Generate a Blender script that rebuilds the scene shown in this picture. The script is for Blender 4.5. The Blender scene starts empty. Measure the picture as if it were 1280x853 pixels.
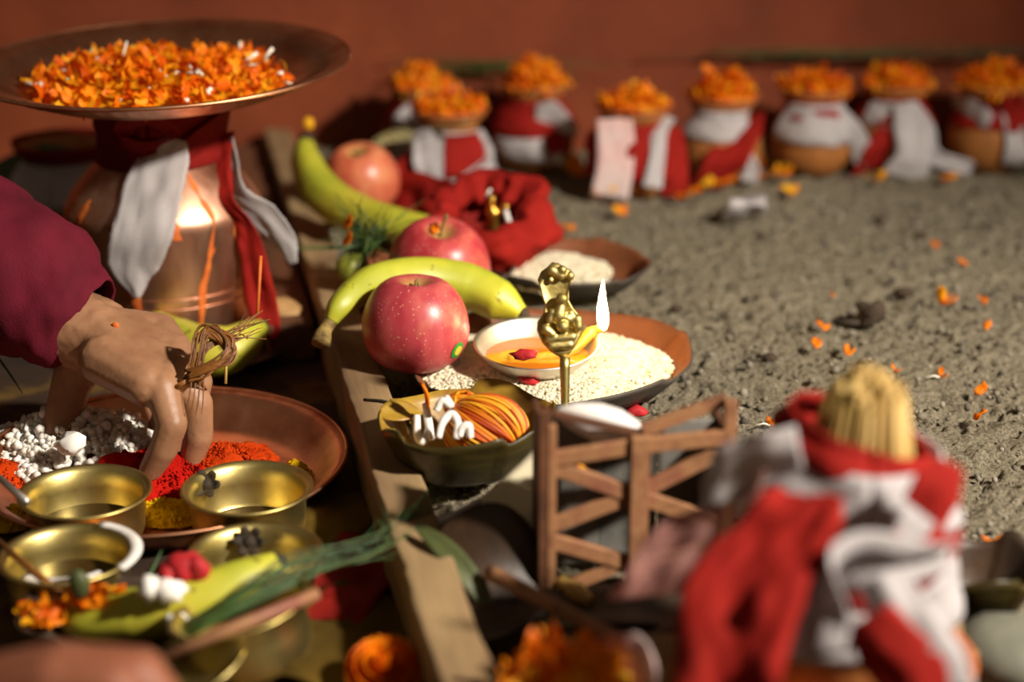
import bpy, bmesh, math, random
import numpy as np
from mathutils import Vector, Matrix
random.seed(7); rng = np.random.RandomState(7)
S = bpy.context.scene
COL = S.collection
PI = math.pi
# ------------------------------------------------------------------ camera
FPX = 2200.0; CAMH = 0.455; PITCH = math.radians(20)
cam = bpy.data.cameras.new('camera'); camo = bpy.data.objects.new('camera', cam); COL.objects.link(camo)
camo.location = (0, 0, CAMH); camo.rotation_euler = (PI/2 - PITCH, 0, 0)
cam.sensor_width = 36; cam.lens = FPX/1280*36; cam.clip_start = .02
cam.dof.use_dof = True; cam.dof.focus_distance = 1.13; cam.dof.aperture_fstop = 2.9
S.camera = camo
# ------------------------------------------------------------------ world, key lamp, exposure
W = bpy.data.worlds.new('night'); S.world = W; W.use_nodes = True
W.node_tree.nodes['Background'].inputs[0].default_value = (1.0, .74, .5, 1)
W.node_tree.nodes['Background'].inputs[1].default_value = .085
kl = bpy.data.lights.new('key_lamp', 'SPOT'); kl.energy = 285; kl.color = (1, .91, .78); kl.shadow_soft_size = .06
kl.spot_size = math.radians(57); kl.spot_blend = 1.0
ko = bpy.data.objects.new('key_lamp', kl); COL.objects.link(ko)
KT = Vector((.06, 1.12, 0)); az, el, kd = math.radians(50), math.radians(39), 1.9
ko.location = KT + Vector((math.sin(az)*math.cos(el), -math.cos(az)*math.cos(el), math.sin(el)))*kd
ko.rotation_euler = (KT - ko.location).to_track_quat('-Z', 'Y').to_euler()
S.view_settings.view_transform = 'Standard'; S.view_settings.look = 'None'
S.view_settings.gamma = 1; S.view_settings.use_curve_mapping = False
S.view_settings.exposure = 0.1

# ------------------------------------------------------------------ helpers
cth, sth = math.cos(PITCH), math.sin(PITCH)
def ray(px, py):
    u = (px-640)/FPX; v = -(py-426.5)/FPX
    return Vector((u, cth+v*sth, -sth+v*cth))
def P(px, py, z=0.):            # point of a horizontal plane
    d = ray(px, py); t = (z-CAMH)/d.z
    return Vector((d.x*t, d.y*t, z))
def PD(px, py, dep):            # point at a distance
    return Vector((0, 0, CAMH)) + ray(px, py)*dep

def hsh(ix, iy, iz, seed):
    n = (ix*374761393 + iy*668265263 + iz*2147483647 + seed*974634777) & 0xffffffff
    n = ((n ^ (n >> 13))*1274126177) & 0xffffffff
    n = (n ^ (n >> 16)) & 0xffffff
    return n/float(0xffffff)
def vnoise(p, freq, seed=0):    # value noise -1..1
    p = np.asarray(p, float)*freq + 1000.0
    i = np.floor(p).astype(np.int64); f = p - i; f = f*f*(3-2*f)
    r = 0
    for dx in (0, 1):
        for dy in (0, 1):
            for dz in (0, 1):
                w = (f[:, 0] if dx else 1-f[:, 0])*(f[:, 1] if dy else 1-f[:, 1])*(f[:, 2] if dz else 1-f[:, 2])
                r = r + w*hsh(i[:, 0]+dx, i[:, 1]+dy, i[:, 2]+dz, seed)
    return r*2-1

def setp(o, label=None, cat=None, group=None, kind=None):
    if label: o['label'] = label
    if cat: o['category'] = cat
    if group: o['group'] = group
    if kind: o['kind'] = kind
    return o
def thing(name, loc, label, cat, group=None, rz=0):
    o = bpy.data.objects.new(name, None); o.empty_display_size = .02; COL.objects.link(o)
    o.location = loc; o.rotation_euler = (0, 0, rz)
    return setp(o, label, cat, group)
def mobj(name, V, Fc, mat, parent=None, loc=(0, 0, 0), smooth=True, uv=None):
    me = bpy.data.meshes.new(name)
    me.from_pydata([tuple(map(float, v)) for v in V], [], [tuple(int(i) for i in f) for f in Fc])
    if uv is not None:
        l = me.uv_layers.new(name='UVMap')
        idx = np.zeros(len(me.loops), np.int32); me.loops.foreach_get('vertex_index', idx)
        l.data.foreach_set('uv', np.asarray(uv, np.float32)[idx].ravel())
    me.validate(); me.update()
    if smooth: me.polygons.foreach_set('use_smooth', [True]*len(me.polygons))
    for m in (mat if isinstance(mat, (list, tuple)) else [mat]): me.materials.append(m)
    o = bpy.data.objects.new(name, me); COL.objects.link(o); o.location = loc
    if parent: o.parent = parent
    return o
def cat_mesh(parts):
    V, Fc, n = [], [], 0
    for v, f in parts:
        V.append(np.asarray(v, float)); Fc += [tuple(i+n for i in q) for q in f]; n += len(v)
    return np.vstack(V), Fc
def lathe(prof, n=48, close=False):
    prof = np.asarray(prof, float); m = len(prof); a = np.linspace(0, 2*PI, n, endpoint=False)
    V = np.array([[r*math.cos(t), r*math.sin(t), z] for r, z in prof for t in a])
    Fc = [(i*n+j, i*n+(j+1) % n, (i+1)*n+(j+1) % n, (i+1)*n+j) for i in range(m-1) for j in range(n)]
    if prof[0][0] < 1e-3 or close: Fc.append(tuple(range(n))[::-1])
    if prof[-1][0] < 1e-3 or close: Fc.append(tuple((m-1)*n+j for j in range(n)))
    return V, Fc
def catmull(pts, per=8):
    p = [np.asarray(q, float) for q in pts]; p = [2*p[0]-p[1]] + p + [2*p[-1]-p[-2]]; o = []
    for i in range(1, len(p)-2):
        for k in range(per):
            t = k/per
            o.append(.5*((2*p[i]) + (-p[i-1]+p[i+1])*t + (2*p[i-1]-5*p[i]+4*p[i+1]-p[i+2])*t*t + (-p[i-1]+3*p[i]-3*p[i+1]+p[i+2])*t**3))
    o.append(p[-2]); return np.array(o)
def tube(path, radii, n=10, flat=1.0):
    path = np.asarray(path, float); m = len(path)
    radii = np.interp(np.linspace(0, 1, m), np.linspace(0, 1, len(radii)), radii) if np.ndim(radii) else np.full(m, radii)
    T = np.gradient(path, axis=0); T /= np.linalg.norm(T, axis=1)[:, None]+1e-12
    up = np.array([0, 0, 1.]) if abs(T[0][2]) < .9 else np.array([1., 0, 0])
    N = np.cross(T[0], up); N /= np.linalg.norm(N); V = []
    for i in range(m):
        N = N - T[i]*np.dot(N, T[i]); N /= np.linalg.norm(N)+1e-12; B = np.cross(T[i], N)
        for k in range(n):
            a = 2*PI*k/n; V.append(path[i] + radii[i]*(math.cos(a)*N + flat*math.sin(a)*B))
    Fc = [(i*n+j, i*n+(j+1) % n, (i+1)*n+(j+1) % n, (i+1)*n+j) for i in range(m-1) for j in range(n)]
    Fc += [tuple(range(n))[::-1], tuple((m-1)*n+j for j in range(n))]
    return np.array(V), Fc
def box(x0, x1, y0, y1, z0, z1):
    V = [(x, y, z) for x in (x0, x1) for y in (y0, y1) for z in (z0, z1)]
    return np.array(V, float), [(0, 1, 3, 2), (4, 6, 7, 5), (0, 4, 5, 1), (2, 3, 7, 6), (0, 2, 6, 4), (1, 5, 7, 3)]
def bar(p0, p1, w, d):           # a squared stick between two points, w wide in the plane, d deep (y)
    p0, p1 = np.asarray(p0, float), np.asarray(p1, float); t = p1-p0; t /= np.linalg.norm(t)
    y = np.array([0, 1., 0]); s = np.cross(t, y); s /= np.linalg.norm(s); y = np.cross(s, t)
    V = [p + a*s*w/2 + b*y*d/2 for p in (p0, p1) for a, b in ((-1, -1), (1, -1), (1, 1), (-1, 1))]
    return np.array(V), [(3, 2, 1, 0), (4, 5, 6, 7), (0, 1, 5, 4), (1, 2, 6, 5), (2, 3, 7, 6), (3, 0, 4, 7)]
def solid(o, t, mo=0, off=0):
    m = o.modifiers.new('solidify', 'SOLIDIFY'); m.thickness = t; m.offset = off; m.material_offset = mo; return o
def bev(o, w=.001, seg=2):
    m = o.modifiers.new('bevel', 'BEVEL'); m.width = w; m.segments = seg; m.limit_method = 'ANGLE'; return o
def ribbon(name, pts, wid, wdir, mat, parent=None, loc=(0, 0, 0), seed=0, wr=.0018, per=9, nw=9, thick=.0008, fray=.0):
    """cloth strip: centre line pts, widths wid (m), width direction(s) wdir"""
    path = catmull(pts, per); m = len(path); s = np.linspace(0, 1, m)
    w = np.interp(s, np.linspace(0, 1, len(wid)), wid) if np.ndim(wid) else np.full(m, wid)
    wd = np.asarray(wdir, float)
    wd = np.array([[np.interp(t, np.linspace(0, 1, len(wd)), wd[:, k]) for k in range(3)] for t in s]) if wd.ndim == 2 else np.tile(wd, (m, 1))
    T = np.gradient(path, axis=0); T /= np.linalg.norm(T, axis=1)[:, None]+1e-12
    wd = wd - T*np.sum(wd*T, 1)[:, None]*.8; wd /= np.linalg.norm(wd, axis=1)[:, None]+1e-12
    Nn = np.cross(T, wd); u = np.linspace(-.5, .5, nw)
    L = np.concatenate([[0], np.cumsum(np.linalg.norm(np.diff(path, axis=0), axis=1))])
    V = (path[:, None, :] + u[None, :, None]*(w[:, None]*1.0)[:, :, None]*wd[:, None, :]).reshape(-1, 3)
    NN = np.repeat(Nn, nw, 0); uu = np.tile(u, m); ll = np.repeat(L, nw)
    q = np.stack([uu*np.repeat(w, nw)*110, ll*35, np.full(len(uu), seed*7.3)], 1)
    amp = wr*(vnoise(q, 1.0, seed) + .5*vnoise(q, 2.3, seed+5))
    V = V + NN*amp[:, None]
    if fray: V[:, :] += (wd.repeat(nw, 0))*(np.sign(uu)*(np.abs(uu) > .49)*fray*vnoise(np.stack([ll*400, uu, uu], 1), 1, seed+9))[:, None]
    Fc = [(i*nw+j, i*nw+j+1, (i+1)*nw+j+1, (i+1)*nw+j) for i in range(m-1) for j in range(nw-1)]
    o = mobj(name, V, Fc, mat, parent, loc, uv=np.stack([uu*np.repeat(w, nw), ll], 1))
    return solid(o, thick)
_b = bmesh.new(); bmesh.ops.create_icosphere(_b, subdivisions=2, radius=1)
ICO_V = np.array([v.co[:] for v in _b.verts]); ICO_F = [tuple(v.index for v in f.verts) for f in _b.faces]; _b.free()
_b = bmesh.new(); bmesh.ops.create_icosphere(_b, subdivisions=1, radius=1)
IC1_V = np.array([v.co[:] for v in _b.verts]); IC1_F = [tuple(v.index for v in f.verts) for f in _b.faces]; _b.free()
def ico(c, r, fine=True):
    V, Fc = (ICO_V, ICO_F) if fine else (IC1_V, IC1_F)
    return V*np.asarray(r, float) + np.asarray(c, float), Fc
def blob(name, segs, voxel, mat, parent=None, loc=(0, 0, 0), smooth=6):
    """one continuous body out of tapered capsules"""
    parts = []
    for p0, r0, p1, r1 in segs:
        p0, p1 = np.asarray(p0, float), np.asarray(p1, float); n = max(2, int(np.linalg.norm(p1-p0)/(min(r0, r1)*.3))+1)
        for t in np.linspace(0, 1, n): parts.append(ico(p0*(1-t)+p1*t, r0*(1-t)+r1*t))
    V, Fc = cat_mesh(parts); o = mobj(name, V, Fc, mat, parent, loc)
    m = o.modifiers.new('remesh', 'REMESH'); m.mode = 'VOXEL'; m.voxel_size = voxel; m.use_smooth_shade = True
    m = o.modifiers.new('smooth', 'SMOOTH'); m.factor = .5; m.iterations = smooth
    dg = bpy.context.evaluated_depsgraph_get(); me = bpy.data.meshes.new_from_object(o.evaluated_get(dg))
    o.modifiers.clear(); old = o.data; o.data = me; bpy.data.meshes.remove(old)
    if not me.materials: me.materials.append(mat)
    me.polygons.foreach_set('use_smooth', [True]*len(me.polygons))
    return o
def rotm(ax, a): return np.array(Matrix.Rotation(a, 3, ax))
def rand_rot():
    return np.array(Matrix.Rotation(rng.rand()*6.28, 3, 'Z') @ Matrix.Rotation(rng.rand()*6.28, 3, 'X') @ Matrix.Rotation(rng.rand()*6.28, 3, 'Y'))

# ------------------------------------------------------------------ materials
def lin(h):
    c = [int(h[i:i+2], 16)/255 for i in (0, 2, 4)]
    return tuple(x/12.92 if x <= .04045 else ((x+.055)/1.055)**2.4 for x in c) + (1,)
def base(name, col='888888', rough=.6, metal=0, spec=.5):
    m = bpy.data.materials.new(name); m.use_nodes = True; b = m.node_tree.nodes['Principled BSDF']
    b.inputs['Base Color'].default_value = lin(col); b.inputs['Roughness'].default_value = rough
    b.inputs['Metallic'].default_value = metal; b.inputs['Specular IOR Level'].default_value = spec
    return m, m.node_tree, b
def node(nt, t, **kw):
    n = nt.nodes.new(t)
    for k, v in kw.items():
        if hasattr(n, k): setattr(n, k, v)
        else: n.inputs[k.replace('_', ' ')].default_value = v
    return n
def coords(nt, kind='Object', scale=(1, 1, 1)):
    tc = node(nt, 'ShaderNodeTexCoord'); mp = node(nt, 'ShaderNodeMapping'); mp.inputs['Scale'].default_value = scale
    nt.links.new(tc.outputs[kind], mp.inputs['Vector']); return mp.outputs['Vector']
def ramp(nt, fac, stops):
    r = node(nt, 'ShaderNodeValToRGB'); e = r.color_ramp.elements
    while len(e) < len(stops): e.new(.5)
    for i, (p, c) in enumerate(stops): e[i].position = p; e[i].color = lin(c) if isinstance(c, str) else (c, c, c, 1)
    nt.links.new(fac, r.inputs['Fac']); return r.outputs['Color']
def noise(nt, vec, scale, detail=4, rough=.55):
    n = node(nt, 'ShaderNodeTexNoise'); n.inputs['Scale'].default_value = scale; n.inputs['Detail'].default_value = detail; n.inputs['Roughness'].default_value = rough
    nt.links.new(vec, n.inputs['Vector']); return n.outputs['Fac']
def bump(nt, b, h, strength=.3, dist=.001):
    n = node(nt, 'ShaderNodeBump'); n.inputs['Strength'].default_value = strength; n.inputs['Distance'].default_value = dist
    nt.links.new(h, n.inputs['Height']); nt.links.new(n.outputs['Normal'], b.inputs['Normal'])
def mix(nt, fac, a, b):
    n = node(nt, 'ShaderNodeMix', data_type='RGBA')
    for i, v in ((0, fac), (6, a), (7, b)):
        if isinstance(v, (int, float)): n.inputs[i].default_value = v
        elif isinstance(v, str): n.inputs[i].default_value = lin(v)
        else: nt.links.new(v, n.inputs[i])
    return n.outputs[2]
def simple(name, stops, scale, rough=.6, metal=0, stretch=(1, 1, 1), bs=.3, bd=.001, bscale=None, spec=.5, sss=0, trans=0):
    m, nt, b = base(name, stops[0][1], rough, metal, spec); v = coords(nt, 'Object', stretch)
    f = noise(nt, v, scale); nt.links.new(ramp(nt, f, stops), b.inputs['Base Color'])
    if bs: bump(nt, b, noise(nt, v, bscale or scale*3), bs, bd)
    if sss:
        b.inputs['Subsurface Weight'].default_value = sss; b.inputs['Subsurface Radius'].default_value = (.008, .003, .0015); b.inputs['Subsurface Scale'].default_value = 1
    return m
def island(name, stops, rough=.6, sss=0, bs=0):
    m, nt, b = base(name, stops[0][1], rough); g = node(nt, 'ShaderNodeNewGeometry')
    nt.links.new(ramp(nt, g.outputs['Random Per Island'], stops), b.inputs['Base Color'])
    if sss: b.inputs['Subsurface Weight'].default_value = sss; b.inputs['Subsurface Radius'].default_value = (.004, .003, .002); b.inputs['Subsurface Scale'].default_value = 1
    return m
def thinmat(name, stops, scale, tr=.35, rough=.7, weave=0, holes=0, isl=False, stretch=(1, 1, 1), bs=.4):
    """cloth / leaf / petal: part of the light shines through"""
    m, nt, b = base(name, stops[0][1], rough, 0, .25)
    if isl: col = ramp(nt, node(nt, 'ShaderNodeNewGeometry').outputs['Random Per Island'], stops)
    else:
        v = coords(nt, 'Object', stretch); col = ramp(nt, noise(nt, v, scale), stops); bump(nt, b, noise(nt, v, scale*4), bs, .001)
    nt.links.new(col, b.inputs['Base Color'])
    t = node(nt, 'ShaderNodeBsdfTranslucent'); nt.links.new(col, t.inputs['Color'])
    mx = node(nt, 'ShaderNodeMixShader'); mx.inputs[0].default_value = tr
    nt.links.new(b.outputs[0], mx.inputs[1]); nt.links.new(t.outputs[0], mx.inputs[2]); outp = mx.outputs[0]
    if weave:
        uv = coords(nt, 'UV'); hs = []
        for d in ('X', 'Y'):
            w = node(nt, 'ShaderNodeTexWave', bands_direction=d); w.inputs['Scale'].default_value = weave; w.inputs['Distortion'].default_value = 1.6; w.inputs['Detail'].default_value = 2; w.inputs['Detail Scale'].default_value = .7
            nt.links.new(uv, w.inputs['Vector']); hs.append(w.outputs['Fac'])
        mm = node(nt, 'ShaderNodeMath', operation='MAXIMUM'); nt.links.new(hs[0], mm.inputs[0]); nt.links.new(hs[1], mm.inputs[1])
        bump(nt, b, mm.outputs[0], .5, .0006)
        if holes:
            tp = node(nt, 'ShaderNodeBsdfTransparent'); m2 = node(nt, 'ShaderNodeMixShader')
            fac = ramp(nt, mm.outputs[0], [(.25, holes), (.55, 0.03)])
            nt.links.new(fac, m2.inputs[0]); nt.links.new(outp, m2.inputs[1]); nt.links.new(tp.outputs[0], m2.inputs[2]); outp = m2.outputs[0]
    nt.links.new(outp, nt.nodes['Material Output'].inputs['Surface'])
    return m

M = {}
M['wall'] = simple('terracotta_plaster', [(.3, '6c2d0f'), (.55, '823815'), (.75, '90431d')], 7, .75, bs=.5, bd=.002, bscale=60)
M['ground'] = simple('stained_ground', [(.3, '22160e'), (.5, '34200e'), (.58, '5e4613'), (.66, '421c0e'), (.75, '4e1610')], 13, .8, bs=.5, bd=.002, bscale=90)
def sandmat():
    m, nt, b = base('grey_sand', '8a8272', .95, 0, .1); v = coords(nt)
    c1 = ramp(nt, noise(nt, v, 9, 5), [(.3, '736a5a'), (.7, '928873')]); c2 = ramp(nt, noise(nt, v, 420, 3), [(.32, '3b342a'), (.5, '91866f'), (.7, 'bcb19a')])
    nt.links.new(mix(nt, .55, c1, c2), b.inputs['Base Color']); bump(nt, b, noise(nt, v, 420, 5, .75), 1.0, .0035); return m
M['sand'] = sandmat()
M['crumb'] = island('sand_crumb', [(0, '46403a'), (.5, '70685b'), (1, '938b7b')], .95)
M['wood'] = simple('old_wood', [(.25, '573f2a'), (.45, '84694a'), (.6, '9a8059'), (.78, '694d35')], 22, .75, stretch=(.12, 1, 1), bs=.7, bd=.002, bscale=70)
M['wood_dark'] = simple('dark_wood', [(.3, '3a2114'), (.6, '6d4226'), (.8, '52301c')], 26, .7, stretch=(.15, 1, 1), bs=.6, bd=.0015)
M['bamboo'] = simple('split_bamboo', [(.3, '6e4230'), (.5, '9a6e4a'), (.7, '824c3a')], 40, .6, bs=.3)
M['slate'] = simple('grey_slate', [(.3, '55534f'), (.7, '807c75')], 40, .6, bs=.4)
M['clay'] = simple('ochre_clay', [(.3, '8a5524'), (.6, 'a96a30'), (.8, '7a4a22')], 30, .7, bs=.3)
M['clay_red'] = simple('terracotta_clay', [(.3, '9c5226'), (.7, 'b9662f')], 40, .75, bs=.3)
def copper():
    m, nt, b = base('copper', 'c98a6a', .4, 1); v = coords(nt, 'Object', (1, 1, .35))
    f = noise(nt, v, 26, 4)
    nt.links.new(ramp(nt, f, [(.3, 'b0704e'), (.5, 'dcab90'), (.7, 'cb8c6c')]), b.inputs['Base Color'])
    nt.links.new(ramp(nt, noise(nt, v, 60, 4), [(.3, .36), (.7, .5)]), b.inputs['Roughness'])
    bump(nt, b, noise(nt, v, 40), .06, .001); return m
M['copper'] = copper()
M['copper_plate'] = simple('copper_plate', [(.3, 'b87650'), (.6, 'dca07a'), (.8, 'c6845c')], 30, .4, 1, bs=.1)
M['brass'] = simple('brass', [(.3, 'b7a258'), (.6, 'd9c682'), (.8, 'c4ae66')], 40, .40, 1, bs=.08)
M['brass_cast'] = simple('cast_brass', [(.3, 'a8924a'), (.6, 'dfcb86'), (.8, 'c4ac62')], 160, .5, 1, bs=.35, bd=.0006, bscale=420)
M['silver'] = simple('steel', [(.3, 'cfc6bc'), (.7, 'ece5dc')], 30, .45, 1, bs=.05)
M['streak'] = simple('orange_vermilion', [(.3, 'c4571a'), (.7, 'e0792c')], 60, .7, bs=.3)
M['red'] = thinmat('red_cotton', [(.3, '941710'), (.6, 'ad2218'), (.8, 'b63024')], 18, .3, .8, weave=260)
M['red_veil'] = thinmat('thin_red_cotton', [(.3, 'a51f16'), (.7, 'c03026')], 18, .4, .8, weave=120, holes=.75)
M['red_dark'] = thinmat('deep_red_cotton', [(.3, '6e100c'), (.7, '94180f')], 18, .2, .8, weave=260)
M['white'] = thinmat('white_gauze', [(.3, 'bdb7b7'), (.7, 'dad5d6')], 20, .3, .85, weave=150, holes=.55)
M['white_plain'] = thinmat('white_cotton', [(.3, 'bbb4b5'), (.7, 'd6d0d2')], 20, .25, .85, weave=260)
M['pinkwhite'] = thinmat('pink_stained_cotton', [(.3, 'e0b0ac'), (.55, 'ecd9d6'), (.75, 'cf6a60')], 14, .25, .85, weave=260)
M['maroon'] = simple('maroon_sleeve', [(.3, '4e0c1b'), (.7, '661326')], 30, .85, bs=.5, bd=.0008, bscale=600, spec=.2)
def applemat(name, a, b_, c, yel):
    m, nt, b = base(name, a, .36, 0, .5); v = coords(nt, 'Object', (1, 1, .12))
    f = noise(nt, v, 70, 5); col = ramp(nt, f, [(.28, a), (.5, b_), (.68, c), (.85, yel)])
    v2 = coords(nt); vo = node(nt, 'ShaderNodeTexVoronoi'); vo.inputs['Scale'].default_value = 300; nt.links.new(v2, vo.inputs['Vector'])
    col = mix(nt, ramp(nt, vo.outputs['Distance'], [(.1, .45), (.22, 0.)]), col, 'e8c09a')
    pt = mix(nt, ramp(nt, noise(nt, v2, 28, 3), [(.56, 0.), (.72, .6)]), col, yel)
    mp = node(nt, 'ShaderNodeVectorMath', operation='MULTIPLY'); mp.inputs[1].default_value = (1, 1, 0); nt.links.new(v2, mp.inputs[0])
    ln = node(nt, 'ShaderNodeVectorMath', operation='LENGTH'); nt.links.new(mp.outputs[0], ln.inputs[0])
    mr = node(nt, 'ShaderNodeMapRange'); nt.links.new(ln.outputs['Value'], mr.inputs[0]); mr.inputs[1].default_value = .004; mr.inputs[2].default_value = .0135; mr.inputs[3].default_value = .85; mr.inputs[4].default_value = 0
    pt = mix(nt, mr.outputs[0], pt, 'b59a55')
    nt.links.new(pt, b.inputs['Base Color']); b.inputs['Subsurface Weight'].default_value = .12
    b.inputs['Subsurface Radius'].default_value = (.006, .003, .002); b.inputs['Subsurface Scale'].default_value = 1
    return m
M['apple_a'] = applemat('apple_rose', 'a02f3a', 'b2444a', 'c25c58', 'd09068')
M['apple_b'] = applemat('apple_deep', '98282f', 'ac3a40', 'bd564e', 'c87a5c')
M['apple_c'] = applemat('apple_pale', 'b84e3a', 'c46648', 'cf7f5a', 'dca870')
M['cavity'] = simple('apple_cavity', [(.3, 'b9a35a'), (.7, 'd6c47a')], 60, .6)
def banana():
    m, nt, b = base('banana_skin', 'b6b52a', .45); v = coords(nt)
    c = ramp(nt, noise(nt, v, 16, 3), [(.3, '909a2c'), (.5, 'afae33'), (.7, 'c0b43c')])
    c = mix(nt, ramp(nt, noise(nt, v, 95, 4, .65), [(.63, 0.), (.70, .85)]), c, '4a3512')
    nt.links.new(c, b.inputs['Base Color']); b.inputs['Subsurface Weight'].default_value = .1; b.inputs['Subsurface Radius'].default_value = (.004, .004, .001); b.inputs['Subsurface Scale'].default_value = 1
    bump(nt, b, noise(nt, v, 90), .1, .001); return m
M['banana'] = banana()
M['stem'] = simple('dry_stem', [(.3, '4b3a1c'), (.7, '9c8244')], 120, .8, bs=.6)
M['dark_tip'] = simple('dark_tip', [(.3, '1d150c'), (.7, '3b2c18')], 120, .8)
M['rice'] = island('rice_grain', [(0, 'd8cba6'), (.5, 'e9dfc0'), (1, 'f3ead2')], .5, .2)
M['ricebed'] = simple('rice_bed', [(.3, 'cdbd92'), (.7, 'e6dab8')], 260, .7, bs=.8, bd=.0015, bscale=500)
M['puff'] = island('popped_grain', [(0, 'cfc8bd'), (.5, 'e4dfd6'), (1, 'f2eee8')], .8, .15)
M['petal'] = thinmat('marigold_petal', [(0, 'd95a06'), (.4, 'ee7d08'), (.75, 'f6960f'), (1, 'f5b41c')], 1, .35, .55, isl=True)
M['petal_y'] = thinmat('yellow_marigold_petal', [(0, 'ea8a08'), (.5, 'f4a812'), (1, 'f6c62e')], 1, .35, .55, isl=True)
M['floret'] = island('pale_floret_stalk', [(0, 'c9c2a8'), (.6, 'e6e0cf'), (1, '8e9a52')], .6)
M['leaf_in'] = simple('dry_leaf_inner', [(.3, '4f2e1b'), (.5, '7d4728'), (.75, '623a22')], 24, .6, bs=.5, bscale=60)
M['leaf_out'] = simple('dry_leaf_outer', [(.3, '2c2622'), (.55, '4c443c'), (.8, '6a5a4a')], 24, .6, bs=.6, bscale=60)
M['tapari_in'] = simple('olive_leaf_inner', [(.3, '7a5a22'), (.5, 'a4822c'), (.75, '6d3f1c')], 26, .45, bs=.4)
M['tapari_out'] = simple('olive_leaf_outer', [(.3, '221d0d'), (.6, '463b19'), (.8, '625424')], 24, .35, stretch=(1, 1, 3), bs=.5, bscale=50)
M['green_leaf'] = simple('green_leaf', [(.3, '39401f'), (.7, '525830')], 30, .55, bs=.4)
M['dark_leaf'] = simple('dark_dry_leaf', [(.3, '241a12'), (.6, '3f2c1d'), (.8, '563e28')], 30, .5, bs=.6, bscale=60)
M['grass'] = island('durva_grass', [(0, '1d3318'), (.6, '35521f'), (1, '5c7034')], .5)
M['grass_dry'] = island('dry_grass', [(0, '6a6a34'), (.5, '9a8f58'), (1, 'b5a878')], .6)
M['straw'] = island('straw', [(0, '8a6a2c'), (.5, 'ac8a44'), (1, 'c4a560')], .6)
M['kush'] = island('kush_straw', [(0, '4a2a10'), (.5, '744618'), (1, '955f28')], .5)
M['lime'] = simple('green_lime', [(.3, '6e7420'), (.7, '8e8e34')], 50, .45, bs=.3, bscale=160)
M['root'] = simple('tan_root', [(.3, '7d5a34'), (.6, 'b08a58'), (.8, '94703f')], 45, .7, stretch=(1, 1, 2), bs=.7)
M['pow_red'] = simple('crimson_powder', [(.3, '8c0f0a'), (.7, 'b81a10')], 60, .95, bs=1, bd=.002, bscale=320, spec=.05)
M['pow_or'] = simple('orange_powder', [(.3, 'a82c08'), (.7, 'c4420f')], 60, .95, bs=1, bd=.002, bscale=320, spec=.05)
M['pow_yel'] = simple('yellow_powder', [(.3, 'c99a08'), (.7, 'e6c01c')], 60, .95, bs=1, bd=.002, bscale=320, spec=.05)
M['red_petal'] = simple('red_petal', [(.3, '9c0f14'), (.7, 'c4202a')], 80, .7)
M['skin'] = simple('brown_skin', [(.3, '8a6146'), (.6, 'a07556'), (.8, '96694b')], 40, .5, bs=.35, bd=.0008, bscale=260, sss=.15)
M['skin_pink'] = simple('brown_pink_skin', [(.3, '8a5038'), (.7, '9c6046')], 30, .55, bs=.2, sss=.15)
M['nail'] = base('nail', 'b98a6c', .3)[0]
M['thread'] = None
def thread():
    m, nt, b = base('thread_ball', 'e0900c', .55); v = coords(nt)
    w = node(nt, 'ShaderNodeTexWave', bands_direction='Z'); nt.nodes.remove(w)
    g = node(nt, 'ShaderNodeNewGeometry')
    nt.links.new(ramp(nt, g.outputs['Random Per Island'], [(0, 'a8360a'), (.3, 'cc5a0c'), (.6, 'dd8a12'), (1, 'e8b02a')]), b.inputs['Base Color']); return m
M['thread'] = thread()
M['cotton'] = simple('white_cotton_wick', [(.3, 'd9d2cb'), (.7, 'f0ebe5')], 90, .9, bs=.4)
M['shell'] = simple('white_shell', [(.3, 'dcd3cd'), (.7, 'f1ebe7')], 30, .45, bs=.1)
M['paper'] = thinmat('cream_paper', [(.3, 'd9cba4'), (.7, 'ebe2c8')], 14, .25, .8)
M['stone'] = simple('grey_green_stone', [(.3, '55564a'), (.7, '7d7b6c')], 30, .8, bs=.7)
M['clod'] = simple('dark_clod', [(.3, '2b2118'), (.7, '4c3b2a')], 60, .95, bs=.8)
def oilmat():
    m, nt, b = base('amber_oil', 'd9820f', .06, 0, .5); b.inputs['Base Color'].default_value = lin('d07c12'); b.inputs['Transmission Weight'].default_value = .35; b.inputs['IOR'].default_value = 1.45; return m
M['oil'] = oilmat()
M['gold'] = simple('gilded', [(.3, 'b5822c'), (.7, 'e0b458')], 100, .3, 1, bs=.2)
M['sticker_g'] = base('sticker_green', '1e8a34', .5)[0]
M['sticker_y'] = base('sticker_yellow', 'd8b43a', .5)[0]
def flamemat():
    m = bpy.data.materials.new('flame'); m.use_nodes = True; nt = m.node_tree; nt.nodes.remove(nt.nodes['Principled BSDF'])
    e = node(nt, 'ShaderNodeEmission'); v = coords(nt, 'Generated'); sx = node(nt, 'ShaderNodeSeparateXYZ'); nt.links.new(v, sx.inputs[0])
    nt.links.new(ramp(nt, sx.outputs[2], [(0, 'ff9a2e'), (.25, 'ffdf90'), (.7, 'ffe9b0'), (1, 'ffc45a')]), e.inputs['Color']); e.inputs['Strength'].default_value = 170
    nt.links.new(e.outputs[0], nt.nodes['Material Output'].inputs['Surface']); return m
M['flame'] = flamemat()

# ------------------------------------------------------------------ setting
GZ = -.02                                             # level outside the sand bed
V, Fc = box(-1.6, 1.8, 1.86, 1.96, GZ-.05, 1.4)
setp(mobj('wall_back', V, Fc, M['wall'], smooth=False), 'terracotta red plastered wall behind the row of clay pots', kind='structure')
V, Fc = box(-1.6, 1.8, -.6, 1.9, GZ-.04, GZ)
setp(mobj('floor', V, Fc, M['ground'], smooth=False), 'dark ground stained with yellow and red powder', kind='structure')
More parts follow.
